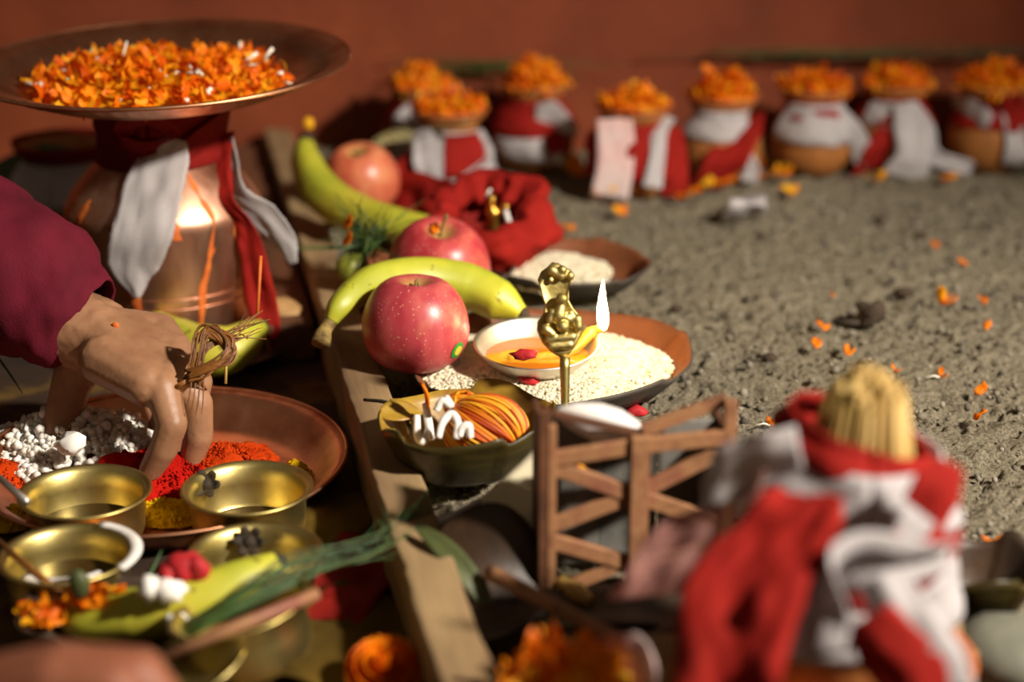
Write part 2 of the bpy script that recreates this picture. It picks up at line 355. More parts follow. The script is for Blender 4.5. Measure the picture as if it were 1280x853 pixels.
# wooden rails of the bed
RA, RB = Vector((-.0077, .66, 0)), Vector((-.2508, 1.845, 0))          # centre line of the left rail
RD = (RB-RA).normalized(); RN = Vector((RD.y, -RD.x, 0))             # RN points to the sand
def plank(name, a, b, w, z0, z1, mat, label, seed, rough=.0018):
    L = (b-a).length; d = (b-a)/L; nx = max(8, int(L/.012)); ys = np.linspace(-w/2, w/2, 6); zs = np.linspace(0, z1-z0, 5)
    ring = [(y, zs[0]) for y in ys] + [(ys[-1], z) for z in zs[1:]] + [(y, zs[-1]) for y in ys[::-1][1:]] + [(ys[0], z) for z in zs[::-1][1:-1]]
    k = len(ring); V = np.array([[x, y, z] for x in np.linspace(0, L, nx+1) for y, z in ring])
    n = np.stack([vnoise(V, 28, seed), vnoise(V, 28, seed+1), vnoise(V, 28, seed+2)], 1) + .6*np.stack([vnoise(V, 90, seed+3)]*3, 1)
    n[:, 2] *= (V[:, 2] > .001); V = V + n*rough
    Fc = [(i*k+j, (i+1)*k+j, (i+1)*k+(j+1) % k, i*k+(j+1) % k) for i in range(nx) for j in range(k)] + [tuple(range(k)), tuple(nx*k+j for j in range(k))[::-1]]
    o = mobj(name, V, Fc, mat, None, (a.x, a.y, z0)); o.rotation_euler = (0, 0, math.atan2(d.y, d.x)); bev(o, .002, 2)
    return setp(o, label, 'plank')
plank('wooden_rail', RA, RB, .028, GZ, .025, M['wood'], 'long weathered wooden rail edging the left side of the sand bed', 1)
plank('wooden_rail', Vector((.02, .752, 0)), Vector((.62, .80, 0)), .03, GZ, .02, M['wood'], 'wooden rail along the near edge of the sand bed, in front of the lattice box', 5)
plank('wooden_plank', RA+RD*.62-RN*.036, RB-RN*.04, .036, GZ, .010, M['wood_dark'], 'dark lower plank lying against the long rail behind the copper pot', 9)
# sand bed
def sandbed():
    step = .0019; ny = int((1.858-.775)/step); nx = int(1.15/step)
    t = np.linspace(.775, 1.858, ny); s = np.linspace(0, 1, nx)
    YY = np.repeat(t, nx); railx = RA.x + (YY-RA.y)*RD.x/RD.y + .0145
    XX = railx + np.tile(s, ny)*(1.0-railx)
    p = np.stack([XX, YY, np.zeros_like(XX)], 1)
    Z = .0035*vnoise(p, 9, 1) + .0018*vnoise(p, 38, 2) + .0018*vnoise(p, 110, 3)
    g = vnoise(p, 130, 4); Z -= .0045*np.clip(g-.35, 0, 1)*2; Z += .0022*np.clip(vnoise(p, 170, 7), 0, 1); Z += .0019*vnoise(p, 210, 5) + .0012*vnoise(p, 400, 6); Z -= .003*np.clip(vnoise(p, 240, 8)-.3, 0, 1)*2
    Z -= .034*np.clip((.862+.010*vnoise(p, 22, 11)-YY)/.022, 0, 1)
    V = np.stack([XX, YY, Z], 1); i = np.arange((ny-1)*nx).reshape(ny-1, nx)[:, :-1].ravel()
    Fc = np.stack([i, i+1, i+nx+1, i+nx], 1)
    me = bpy.data.meshes.new('sand_bed'); me.vertices.add(len(V)); me.vertices.foreach_set('co', V.ravel())
    me.loops.add(Fc.size); me.loops.foreach_set('vertex_index', Fc.ravel().astype(np.int32)); me.polygons.add(len(Fc))
    me.polygons.foreach_set('loop_start', np.arange(0, Fc.size, 4, dtype=np.int32)); me.update(calc_edges=True)
    me.polygons.foreach_set('use_smooth', [True]*len(me.polygons)); me.materials.append(M['sand'])
    o = bpy.data.objects.new('sand_bed', me); COL.objects.link(o)
    setp(o, 'coarse grey sand spread in front of the terracotta wall', 'sand', kind='stuff')
    parts = []
    for _ in range(4500):
        x, y = rng.uniform(-.1, .75), rng.uniform(.86, 1.8)
        rx = RA.x + (y-RA.y)*RD.x/RD.y + .03
        if x < rx: continue
        r = .0008 + .0024*rng.rand()**3
        parts.append(ico((x, y, .001+r*.4), r*(.7+.6*rng.rand(3)), False))
    V, Fc = cat_mesh(parts); setp(mobj('sand_crumbs', V, Fc, M['crumb'], o), kind='stuff')
sandbed()

# ------------------------------------------------------------------ generic small builders
def petal_geo(L, w, curl, twist=0.):
    n = 5; V = []
    for i in range(n):
        t = i/(n-1); ww = w*(.35+.65*math.sin(PI*min(1, .15+t*.75)))
        a = curl*t
        cx, cz = (L*math.sin(a)/curl, L*(1-math.cos(a))/curl) if abs(curl) > 1e-3 else (L*t, 0)
        for s in (-1, 0, 1):
            V.append((cx, s*ww/2*math.cos(twist*t), cz + s*ww/2*math.sin(twist*t) + (abs(s))*w*.18))
    Fc = [(i*3+j, i*3+j+1, (i+1)*3+j+1, (i+1)*3+j) for i in range(n-1) for j in range(2)]
    return np.array(V), Fc
def petal_heap(name, loc, rx, ry, h, n, label, parent=None, mat='petal', Lr=(.006, .012), stalks=0, seed=1, cat='petals', clump=0):
    parts = []
    core = lathe([(.0005, h*.75), (.35, h*.7), (.7, h*.4), (.93, h*.06), (1, 0.0)], 20)
    cv = core[0]*np.array([rx*.9, ry*.9, 1]); cv[:, 2] += .25*h*vnoise(cv, 120, seed)*(cv[:, 2] > 0); parts.append((cv, core[1]))
    for _ in range(n):
        a = rng.rand()*6.28; q = .95*math.sqrt(rng.rand()); z = h*(1-q**2)*(.75+.4*rng.rand()) + .002
        v, f = petal_geo(rng.uniform(*Lr), rng.uniform(.005, .010), rng.uniform(.8, 3.2)*rng.choice([-1, 1]), rng.uniform(-1.6, 1.6))
        v = v @ (rotm('Z', rng.rand()*6.28) @ rotm('Y', rng.uniform(-.9, .5)) @ rotm('X', rng.uniform(-.8, .8))).T
        parts.append((v + np.array([rx*q*math.cos(a), ry*q*math.sin(a), z]), f))
    V, Fc = cat_mesh(parts); o = mobj(name, V, Fc, M[mat], parent, loc); o.rotation_euler = (0, 0, 0)
    setp(o, label, None if parent else cat, kind='stuff')
    if stalks:
        parts = []
        for _ in range(stalks):
            a = rng.rand()*6.28; q = math.sqrt(rng.rand()); c = np.array([rx*q*math.cos(a), ry*q*math.sin(a), h*(1-q*q)*1.05+.003])
            d = np.array([math.cos(a*3), math.sin(a*5), rng.uniform(-.2, .9)]); d /= np.linalg.norm(d)
            parts.append(tube([c, c+d*rng.uniform(.006, .013)], [.0011, .0007], 5))
        V, Fc = cat_mesh(parts); setp(mobj('floret_stalks', V, Fc, M['floret'], o), kind='stuff')
    return o
def lump(name, loc, r, mat, label, cat, seed=0, amp=.12, freq=60, **kw):
    V = ICO_V*np.asarray(r); V = V*(1+amp*vnoise(V, freq, seed)[:, None]); V[:, 2] -= V[:, 2].min()
    return setp(mobj(name, V, ICO_F, mat, kw.get('parent'), loc), label, cat, kw.get('group'))
def leaf_geo(L, w, n=10, bend=.3, wav=.05, seed=0):
    V = []
    for i in range(n+1):
        t = i/n; ww = w*math.sin(PI*(.03+.95*t)**.8)**.9
        for k in range(-3, 4):
            s = k/3; V.append((L*(t-.5), s*ww/2, -bend*L*(t-.5)**2 + abs(s)*ww*.12))
    V = np.array(V); V[:, 2] += wav*L*vnoise(V, 30, seed)
    Fc = [(i*7+j, i*7+j+1, (i+1)*7+j+1, (i+1)*7+j) for i in range(n) for j in range(6)]
    return V, Fc
def scatter_petal(px, py, size, yaw, label, z=.003, mat='petal', group=None, stalk=False, n=3):
    c = P(px, py, z); parts = []
    for k in range(n):
        v, f = petal_geo(size*rng.uniform(.8, 1.1), size*.5, rng.uniform(.6, 1.6), rng.uniform(-.6, .6))
        v = v @ (rotm('Z', yaw+rng.uniform(-.9, .9)+k*.5) @ rotm('X', rng.uniform(-.7, .7))).T
        parts.append((v + np.array([0, 0, .001+.001*k]), f))
    V, Fc = cat_mesh(parts); o = mobj('marigold_petal', V, Fc, M[mat], None, c); solid(o, .0004)
    if stalk:
        sv, sf = tube([(0, 0, .001), (-.004, .001, .002), (-.010, .0, .001)], [.0009, .0006], 5); mobj('stalk', sv, sf, M['floret'], o)
    return setp(o, label, 'petal', group)

def on_body(px, py, off, axis, rf, zmax):
    """where the sight line meets a turned body (plus off), in the body's own frame"""
    d = ray(px, py); best = None
    dep0 = (Vector((axis.x, axis.y, axis.z+.05))-Vector((0, 0, CAMH))).dot(Vector((0, cth, -sth)))
    for t in np.linspace(dep0-.14, dep0+.03, 500):
        p = Vector((0, 0, CAMH))+d*t-axis; z = max(p.z, .0025); q = math.hypot(p.x, p.y)-rf(min(z, zmax))-off
        if q <= 0: best = p; break
        if best is None or q < bq: best, bq = p, q
    return (best.x, best.y, max(best.z, .0025))
# ------------------------------------------------------------------ clay pots along the wall
POT = [(0, 0), (.022, 0), (.030, .004), (.040, .018), (.0425, .034), (.040, .050), (.033, .063), (.0265, .070), (.0262, .074), (.031, .080), (.0335, .083), (.031, .0835), (.024, .075), (.0, .074)]
PZ = np.array([p[1] for p in POT[1:11]]); PR = np.array([p[0] for p in POT[1:11]])
def potr(z, k=1.): return np.interp(z/k, PZ, PR)*k
def clay_pot(name, px, by, label, specs, k=1., heap=(.036, .024), heaplab='', dish=True, z=0., seed=0, heapmat='petal', heapdx=0):
    base_p = P(px, by, z) if not isinstance(px, Vector) else px
    if base_p.y > 1.86-.05*k: base_p.y = 1.86-.05*k
    t = thing(name, base_p, label, 'pot', 'clay pots along the wall')
    V, Fc = lathe([(r*k, zz*k) for r, zz in POT], 36); V = V*(1+.012*vnoise(V, 40, seed)[:, None]); mobj('pot_body', V, Fc, M['clay'], t)
    if dish:
        V, Fc = lathe([(0, .076*k), (.022*k, .077*k), (.036*k, .087*k), (.038*k, .0905*k), (.0355*k, .0895*k), (.02*k, .081*k), (0, .080*k)], 32); mobj('lid_dish', V, Fc, M['clay_red'], t)
    s = FPX/((base_p - Vector((0, 0, CAMH))).dot(Vector((0, cth, -sth))))   # pixels per metre
    def loc(qx, qy, off): return on_body(qx, qy, off, base_p, lambda zz: float(potr(zz, k)), .083*k)
    for i, sp in enumerate(specs):
        if sp[0] == 'band':                          # ('band', mat, a0, a1, zt0, zt1, zb0, zb1) degrees, metres; off
            _, mat, a0, a1, zt0, zt1, zb0, zb1, off = sp; na, nz = 40, 7; Vb, uv = [], []
            for ia in range(na):
                f = ia/(na-1); a = math.radians(a0+(a1-a0)*f); zt = zt0+(zt1-zt0)*f; zb = zb0+(zb1-zb0)*f
                for iz in range(nz):
                    g = iz/(nz-1); zz = (zb+(zt-zb)*g)*k
                    r = potr(zz, k)+off + .0022*k*(vnoise(np.array([[a*3, zz*160, seed+i]]), 1, seed+i)[0]+.6)
                    Vb.append((r*math.sin(a), -r*math.cos(a), zz)); uv.append((a*r, zz))
            Fb = [(a*nz+j, (a+1)*nz+j, (a+1)*nz+j+1, a*nz+j+1) for a in range(na-1) for j in range(nz-1)]
            solid(mobj('red_band' if 'red' in mat else 'white_band', Vb, Fb, M[mat], t, uv=uv), .0012)
        else:                                        # ('tail', mat, [(px,py,off)...], widths px, dir)
            _, mat, pts, wid, wd = sp
            ribbon('red_cloth_tail' if 'red' in mat else 'white_cloth_tail', [loc(*q) for q in pts], [w/s for w in wid], wd, M[mat], t, seed=seed*11+i, wr=.003, thick=.001)
    if heap:
        h = petal_heap('marigold_heap', base_p + Vector((heapdx, 0, .083*k if dish else .074*k)), heap[0], heap[0], heap[1], 130, heaplab, mat=heapmat, Lr=(.009, .016), seed=seed)
        h['group'] = 'petal heaps on the clay pots'
    return t
X_ = (1, 0, 0)
clay_pot('clay_pot', 530, 212, 'leftmost clay pot at the wall, half hidden, with a white strip hanging',
    [('band', 'red_dark', -120, 120, .076, .076, .05, .045, .001), ('tail', 'white_plain', [(520, 130, .002), (508, 150, .006), (505, 180, .008), (506, 208, .01)], [18, 30, 30, 22], X_),
     ('tail', 'white_plain', [(540, 128, .003), (565, 122, .008), (578, 112, .01)], [10, 22, 14], (0, 0, 1))], seed=1, heap=(.03, .019), heaplab='marigold petals heaped on the leftmost clay pot, partly behind another heap')
clay_pot('clay_pot', 563, 248, 'clay pot wrapped in white with a red patch, just behind the red bundle',
    [('band', 'white_plain', -75, 85, .074, .07, .012, .03, .001), ('band', 'red', -5, 55, .070, .070, .030, .045, .0045), ('tail', 'white_plain', [(535, 170, .004), (540, 200, .007), (545, 230, .006), (540, 246, .012)], [36, 46, 40, 46], X_),
     ('tail', 'red', [(525, 178, .004), (512, 205, .012), (500, 232, .02), (478, 244, .03)], [20, 34, 40, 30], (.8, 0, .5)), ('tail', 'white_plain', [(600, 178, .003), (604, 205, .004), (588, 222, .006), (565, 238, .008)], [14, 22, 22, 18], (.3, 0, 1))], seed=2, heap=(.034, .016), heaplab='marigold petals in the dish of the nearest left pot')
clay_pot('clay_pot', 667, 210, 'clay pot with a dark red band and a white flap sticking out to the right',
    [('band', 'red', -100, 100, .076, .076, .042, .038, .001), ('band', 'white_plain', -60, 15, .038, .042, .020, .014, .0015), ('tail', 'white_plain', [(670, 142, .006), (690, 143, .012), (706, 155, .016), (722, 166, .016)], [20, 34, 22, 8], (0, 0, 1)),
     ('tail', 'red', [(684, 158, .004), (694, 178, .006), (698, 196, .008)], [22, 28, 24], X_), ('tail', 'white_plain', [(695, 192, .008), (697, 206, .012)], [18, 16], X_)], seed=3, heap=(.034, .021), heaplab='marigold petals heaped on the pot with the white flap')
clay_pot('clay_pot', 790, 243, 'clay pot nearly hidden under a broad white cloth and red tails, fourth from the left',
    [('band', 'red', -110, 110, .076, .076, .02, .02, .001), ('tail', 'pinkwhite', [(768, 148, .004), (770, 180, .007), (768, 215, .009), (762, 246, .02)], [42, 46, 44, 46], X_), ('tail', 'white_plain', [(838, 145, .004), (824, 165, .007), (822, 195, .008), (815, 235, .012)], [14, 20, 18, 24], X_),
     ('tail', 'red', [(842, 158, .001), (846, 190, .003), (846, 220, .008), (842, 246, .016)], [20, 24, 28, 36], X_), ('tail', 'red', [(752, 165, .004), (740, 176, .006), (733, 186, .006)], [14, 22, 12], (0, 0, 1))], seed=4, heap=(.034, .016), heaplab='marigold petals in the dish of the pot under the broad white cloth')
clay_pot('clay_pot', 898, 228, 'clay pot with a white neck band and a red sash falling to the left',
    [('band', 'white_plain', -80, 55, .078, .078, .05, .052, .001), ('tail', 'red', [(944, 142, .002), (930, 165, .004), (908, 200, .006), (880, 240, .018)], [24, 44, 50, 40], (.9, 0, .35)), ('tail', 'white_plain', [(934, 190, .006), (940, 212, .008), (935, 228, .012)], [10, 18, 20], X_)], seed=5, heap=(.034, .024), heaplab='tall marigold heap on the pot with the red sash')
clay_pot('clay_pot', 1012, 216, 'bare-bellied ochre clay pot with a wide white collar',
    [('band', 'red', -100, 95, .079, .079, .06, .06, .0005), ('band', 'white_plain', -70, 70, .0765, .0765, .040, .037, .0015), ('tail', 'white_plain', [(1046, 132, .002), (1060, 155, .006), (1072, 178, .008), (1076, 208, .01)], [14, 24, 28, 12], (.9, 0, -.2))], seed=6, heap=(.036, .017), heaplab='marigold petals heaped on the bare-bellied ochre pot')
clay_pot('clay_pot', 1112, 210, 'clay pot with a crossed white knot whose tail trails along the sand',
    [('band', 'red', -95, 95, .078, .078, .055, .05, .0005), ('band', 'white_plain', -65, 40, .076, .074, .054, .046, .002), ('tail', 'red', [(1110, 160, .006), (1098, 185, .009), (1085, 210, .014), (1062, 236, .03)], [22, 32, 36, 26], (.9, 0, .4)),
     ('tail', 'white_plain', [(1132, 128, .006), (1138, 160, .012), (1142, 195, .015), (1128, 226, .025)], [28, 40, 44, 56], X_), ('tail', 'white_plain', [(1140, 130, .004), (1160, 160, .01), (1168, 195, .014), (1216, 212, .02)], [14, 16, 20, 20], (.8, 0, .6))], seed=7, heap=(.037, .019), heaplab='marigold petals spilling over the pot with the crossed white knot')
clay_pot('clay_pot', 1232, 212, 'rightmost clay pot by the wall with a slanting white strip',
    [('band', 'red', -100, 100, .078, .078, .05, .05, .0005), ('tail', 'white_plain', [(1190, 126, .002), (1208, 134, .004), (1226, 146, .005), (1238, 154, .005)], [14, 24, 28, 20], (0, 0, 1)), ('tail', 'red', [(1262, 118, .004), (1266, 140, .006), (1262, 165, .006)], [26, 34, 20], X_), ('tail', 'white_plain', [(1262, 140, .004), (1270, 175, .008), (1272, 205, .01), (1282, 228, .014)], [22, 24, 34, 30], X_)], seed=8, heap=(.037, .020), heaplab='marigold petals heaped on the rightmost pot')
# grass blades along the wall over the pots
def blades(name, spec, mat, label, cat, loc=(0, 0, 0), parent=None):
    parts = []
    for pts, r in spec: parts.append(tube(catmull(pts, 5), [r, r*.9, r*.3], 5, .5))
    V, Fc = cat_mesh(parts); return setp(mobj(name, V, Fc, mat, parent, loc), label, cat)
sp = []
for _ in range(16):
    x0 = rng.uniform(-.14, -.02); y = rng.uniform(1.82, 1.85); z = .094+rng.uniform(-.004, .006)
    sp.append(([(x0, y, z), (x0+.06, y-.004, z+rng.uniform(-.002, .006)), (x0+rng.uniform(.1, .16), y-.012, z+rng.uniform(-.01, .006))], .0013))
blades('grass_bundle', sp, M['grass'], 'thin green grass blades lying over the leftmost pots by the wall', 'grass')
sp = []
for _ in range(22):
    x0 = rng.uniform(.12, .5); y = rng.uniform(1.83, 1.853); z = .100+rng.uniform(-.003, .008)+(x0-.12)*.012
    sp.append(([(x0, y, z), (x0+.08, y-.002, z+rng.uniform(-.002, .008)), (x0+rng.uniform(.13, .2), y-.006, z+rng.uniform(-.008, .008))], .0013))
blades('grass_bundle', sp, M['grass'], 'thin green grass blades lying over the right-hand pots by the wall', 'grass')
sp = []
for i in range(7):
    o_ = rng.uniform(-.004, .004); sp.append(([P(585+o_*900, 165, .08)+Vector((0, -.0, .01)), PD(520, 160+i*2, 1.68), PD(480, 168+i*2, 1.66), PD(452+i*3, 188+i, 1.65)], .0012))
blades('grass_bundle', sp, M['grass_dry'], 'dry grass stalks reaching from a pot over the rear apple', 'grass')

# ------------------------------------------------------------------ apples
def apple(c, r, mat, label, tilt=(0, 0), sticker=None, stem_len=.012, group='apples'):
    prof = []
    for i in range(33):
        th = PI*i/32
        rr = math.sin(th)*(1+.10*math.cos(th)); zz = -math.cos(th)*.93
        rr *= 1 + .04*math.cos(th*2+.3)
        d = math.exp(-(rr/.30)**2); zz += (-.30*d if th > PI/2 else .18*d)
        prof.append((max(rr, .0004)*r, zz*r))
    V, Fc = lathe(prof, 40); a = np.arctan2(V[:, 1], V[:, 0])
    V[:, :2] *= (1+.012*np.cos(5*a)*(V[:, 2] < 0) + .015*np.cos(2*a+1))[:, None]
    zmin = V[:, 2].min()
    t = thing('apple', c, label, 'apple', group); t.rotation_euler = (tilt[0], tilt[1], 0)
    mobj('apple_body', V, Fc, mat, t)
    sv, sf = tube(catmull([(0, 0, .58*r), (.001, 0, .8*r), (.004, .001, .62*r+stem_len*1.6)], 4), [.0012, .001, .0016], 7); mobj('stem', sv, sf, M['stem'], t)
    if sticker:
        n = Vector(sticker).normalized(); q = n.to_track_quat('Z', 'Y').to_matrix()
        for nm, rad, off, mt in (('sticker', .0062, .0002, 'sticker_g'), ('sticker_centre', .0035, .0005, 'sticker_y')):
            pv = []
            for rr in (0.0001, rad*.5, rad):
                for k in range(16):
                    aa = 2*PI*k/16; p = q @ Vector((rr*math.cos(aa), rr*math.sin(aa), 0)) + n*r
                    p = p.normalized(); 
                    # nearest point of the body along this direction
                    dd = V @ np.array(p); j = np.argmax(dd/np.linalg.norm(V, axis=1)); p = p*(np.linalg.norm(V[j])+.0004+off); pv.append(p)
            pf = [(i*16+k, i*16+(k+1) % 16, (i+1)*16+(k+1) % 16, (i+1)*16+k) for i in range(2) for k in range(16)]
            sk = mobj(nm, pv, pf, M[mt], t if nm == 'sticker' else sk)
    return t
apple(P(519, 403, .056), .0378, M['apple_a'], 'large red apple with a green sticker in the front rice plate', (-.04, .02), sticker=(.80, -.52, -.36), stem_len=-.002)
apple(P(549, 331, .056), .0400, M['apple_b'], 'red apple behind the arched banana with an orange petal on it', (.28, .06))
apple(P(451, 223, .050), .0358, M['apple_c'], 'pale orange-red apple at the back by the red cloth', (.25, -.12), stem_len=.001)
scatter_petal(541, 293, .009, .4, 'small orange petal lying in the hollow of the middle apple', z=.083, n=2)

# ------------------------------------------------------------------ bananas
def banana_obj(pts, radii, label, stem_pts, stem_r, tip_mat='dark_tip', body_mat='banana'):
    path = catmull(pts, 10); c0 = Vector(path.mean(0)); path = path-np.array(c0)
    V, Fc = tube(path, radii, 20); n = 20
    # five soft ridges
    m = len(path); ctr = np.repeat(path, n, 0); k = np.tile(np.arange(n), m); V = ctr + (V-ctr)*(1+.045*np.cos(5*2*PI*k/n))[:, None]
    t = thing('banana', c0, label, 'banana', 'bananas'); mobj('banana_body', V, Fc, M[body_mat], t)
    if stem_pts:
        sv, sf = tube(catmull([Vector(p)-c0 for p in stem_pts], 5), stem_r, 10); sv = sv+.0006*vnoise(sv, 300)[:, None]; mobj('stem', sv, sf, M['dark_tip' if 'rail' in label else 'stem'], t)
    e = path[-1]; d = path[-1]-path[-3]; d /= np.linalg.norm(d)
    sv, sf = tube([e-d*.002, e+d*.003, e+d*.006], [radii[-1]*.95, radii[-1]*.8, radii[-1]*.4], 10); mobj('blossom_end', sv, sf, M[tip_mat], t)
    return t
banana_obj([PD(413, 402, 1.205), PD(428, 380, 1.21), PD(465, 353, 1.235), PD(520, 346, 1.26), PD(580, 356, 1.27), PD(625, 376, 1.265), PD(652, 392, 1.26)], [.005, .009, .0125, .0145, .0165, .0150, .006],
    'banana arching behind the large front apple', [PD(413, 402, 1.205), PD(405, 416, 1.20), PD(401, 430, 1.195)], [.0048, .0046, .0062, .0066])
banana_obj([PD(381, 183, 1.56), PD(384, 205, 1.54), PD(402, 240, 1.51), PD(440, 266, 1.48), PD(490, 280, 1.45), PD(545, 285, 1.43)], [.009, .0135, .0175, .018, .015, .009],
    'banana leaning down from the rail beside the rear apple', [PD(381, 183, 1.56), PD(384, 170, 1.565)], [.0085, .007])
lump('yellow_bud', PD(386, 163, 1.56), (.005, .005, .006), M['petal_y'], 'tiny yellow bud on the dark stem of the rear banana', 'bud', 3)
banana_obj([PD(192, 400, 1.315), PD(217, 420, 1.305), PD(250, 437, 1.295), PD(285, 436, 1.295), PD(312, 420, 1.305), PD(327, 408, 1.315)], [.008, .015, .0195, .0185, .013, .006],
    'green-yellow banana lying at the foot of the copper pot', None, None)
banana_obj([PD(82, 775, .945), PD(110, 775, .94), PD(170, 768, .935), PD(235, 755, .93), PD(300, 728, .935), PD(345, 705, .945)], [.006, .0115, .0155, .0155, .0125, .007],
    'green-yellow banana lying between the brass bowls in front', [PD(82, 775, .945), PD(66, 762, .95), PD(58, 750, .955)], [.0055, .005, .006])

# ------------------------------------------------------------------ leaf plates with rice
def leaf_plate(name, c, rx, ry, h, mats, label, seed, rz=0, nleaf=6, wob=.07, base_r=.35):
    n = 72; br = 1-base_r; prof = [(.001, .002), (base_r*.6, .0022), (base_r, .003), (base_r+br*.35, h*.22), (base_r+br*.65, h*.55), (base_r+br*.87, h*.85), (1.0, h)]
    V, Fc = lathe(prof, n); a = np.tile(np.linspace(0, 2*PI, n, endpoint=False), len(prof)); q = np.repeat([p[0] for p in prof], n)
    na = vnoise(np.stack([np.cos(a)*1.6, np.sin(a)*1.6, np.full_like(a, seed)], 1), 1, seed)
    saw = ((a*nleaf/(2*PI)) % 1.0)
    V[:, 0] *= rx*(1+wob*na*q); V[:, 1] *= ry*(1+wob*na*q)
    V[:, 2] += h*q**2*(.22*na + .16*saw) * (q > .3)
    t = mobj(name, V, Fc, mats[::-1], None, c); t.rotation_euler = (0, 0, rz); solid(t, .0016, 1, -1)
    return setp(t, label, 'leaf plate')
def grains(name, c, rx, ry, h, n, label, L=.0052, w=.00105, seed=0, shape=None):
    hf = shape or (lambda q: (1-q**2.2)); V0, F0 = lathe([(max(q, .002), h*hf(q)) for q in np.linspace(1, 0, 10)], 40)
    V0 = V0*np.array([rx, ry, 1]); V0[:, 2] += .0016*vnoise(V0, 70, seed) - .0008
    o = mobj(name, V0, F0, M['ricebed'], None, c); parts = []; gv, gf = IC1_V*np.array([L/2, w, w]), IC1_F
    for _ in range(n):
        a = rng.rand()*6.28; q = math.sqrt(rng.rand()); z = h*hf(q)
        R = rotm('Z', rng.rand()*6.28) @ rotm('Y', rng.uniform(-.5, .5))
        p = np.array([[rx*q*math.cos(a), ry*q*math.sin(a), 0]]); zz = z + .0016*vnoise(p+np.array([[0, 0, z]]), 70, seed)[0]
        parts.append((gv @ R.T + np.array([p[0, 0], p[0, 1], zz]), gf))
    V, Fc = cat_mesh(parts); setp(mobj('grains', V, Fc, M['rice'], o), kind='stuff')
    return setp(o, label, 'rice', kind='stuff')
leafm = [M['leaf_in'], M['leaf_out']]
lp1 = P(684, 466, .016); lp1.z = .005
leaf_plate('leaf_plate', lp1, .101, .094, .023, leafm, 'wide dry leaf plate of rice holding the large apple and the oil lamp', 3, rz=.4, base_r=.72, wob=.05)
grains('rice_heap', lp1+Vector((-.001, .0, .0)), .088, .081, .0205, 6500, 'raw white rice spread under the apple and the oil lamp', seed=2, shape=lambda q: 1-.16*q**2-.10*q**6)
lp2 = P(706, 348, .012); lp2.z = .006
leaf_plate('leaf_plate', lp2, .062, .070, .020, leafm, 'smaller brown leaf plate of rice beside the red bundle', 8, rz=1.2, base_r=.68)
grains('rice_heap', lp2+Vector((-.008, -.002, .0)), .046, .052, .015, 1600, 'raw rice in the leaf plate beside the red bundle', seed=5, shape=lambda q: 1-.2*q**2)
a3 = P(462, 258, .012); a3.z = .006; leaf_plate('leaf_plate', a3, .068, .075, .018, leafm, 'dry leaf plate under the pale rear apple', 21, rz=.7, base_r=.6)
a2 = P(552, 352, .012); a2.z = .006; leaf_plate('leaf_plate', a2, .060, .062, .018, leafm, 'dry leaf plate under the middle apple', 22, rz=.2, base_r=.6)
for (px, py, s_, nm) in ((617, 484, .0032, 'tiny red petal bit'), (660, 481, .0060, 'largest red petal bit'), (683, 475, .0042, 'red petal bit nearest the brass stem')):
    lump('red_petal', P(px, py, .024), (s_, s_*.8, s_*.6), M['red_petal'], nm+' on the rice', 'petal', int(px), .75, 420)
lump('red_petal', P(658, 450, .046), (.0075, .004, .003), M['red_petal'], 'red petal stuck to the near rim of the oil lamp', 'petal', 4, .75, 420)
blades('green_stalk', [([P(592, 478, .026), P(606, 486, .025), P(622, 497, .024)], .0013)], M['grass_dry'], 'short green grass stalk lying on the rice', 'grass')

# ------------------------------------------------------------------ oil lamp
lc = P(671, 428, .042)
lamp = thing('oil_lamp', lc-Vector((0, 0, .020)), 'shallow metal oil lamp with amber oil and a burning wick', 'lamp')
LR = .0425
V, Fc = lathe([(.0005, 0), (.016, 0), (.028, .0045), (.038, .0135), (LR, .0195), (LR+.0012, .0205), (LR, .0212), (.0405, .0195), (.037, .0145), (.027, .0062), (.015, .0022), (.0005, .002)], 56)
tilt = Matrix.Rotation(math.radians(5), 3, 'X')
def tl(v): return [tuple(tilt @ Vector(p)) for p in v]
lbowl = mobj('lamp_bowl', tl(V), Fc, M['silver'], lamp)
V, Fc = lathe([(.0005, .0125), (.018, .0125), (.0362, .0127)], 48); mobj('oil', V, Fc, M['oil'], lbowl)
wk = P(748, 414, .047)-lamp.location
wp = catmull([(-.020, -.012, .0128), (.005, -.010, .0135), (.024, -.004, .0155), (wk.x-.006, wk.y, wk.z-.002), (wk.x+.003, wk.y, wk.z+.002)], 8)
V, Fc = tube(wp, [.0022, .0028, .0034, .0042, .002], 10); V = V+.0005*vnoise(V, 500)[:, None]
wick = mobj('wick', V, Fc, simple('oiled_wick', [(.3, 'd9850f'), (.7, 'f0b83a')], 80, .4), lamp)
fb = np.array(wk)+np.array([.0035, 0, .0005])
fl = [(.0004, 0), (.0020, .0012), (.0034, .0045), (.0039, .009), (.0034, .0155), (.0023, .023), (.0012, .030), (.0003, .0365)]
V, Fc = lathe(fl, 20); V[:, 0] += -.0012*np.sin(V[:, 2]/.036*2.4)
o = mobj('flame', V, Fc, M['flame'], wick, tuple(fb)); o['label'] = 'bright yellow-white pointed flame'

# ------------------------------------------------------------------ brass spoon with cobra figure
D = 1.075
sb = PD(707, 585, D); sb.z = .0
spo = thing('brass_ritual_spoon', sb, 'upright brass ritual spoon handle topped by a cast cobra-hooded figure', 'spoon')
top = PD(706, 446, D)-sb; tt = PD(698, 330, D)-sb
k_ = FPX/D                                        # pixels per metre there
def sp_loc(px, py, off=0): return np.array(PD(px, py, D)-sb) + np.array([0, -off*cth, off*sth])
V, Fc = tube(catmull([(0, 0, 0), tuple(Vector((top.x*.5, top.y*.5, top.z*.5))), tuple(top)], 6), [.0032, .003, .0027, .0034], 10); mobj('spoon_stem', V, Fc, M['brass'], spo)
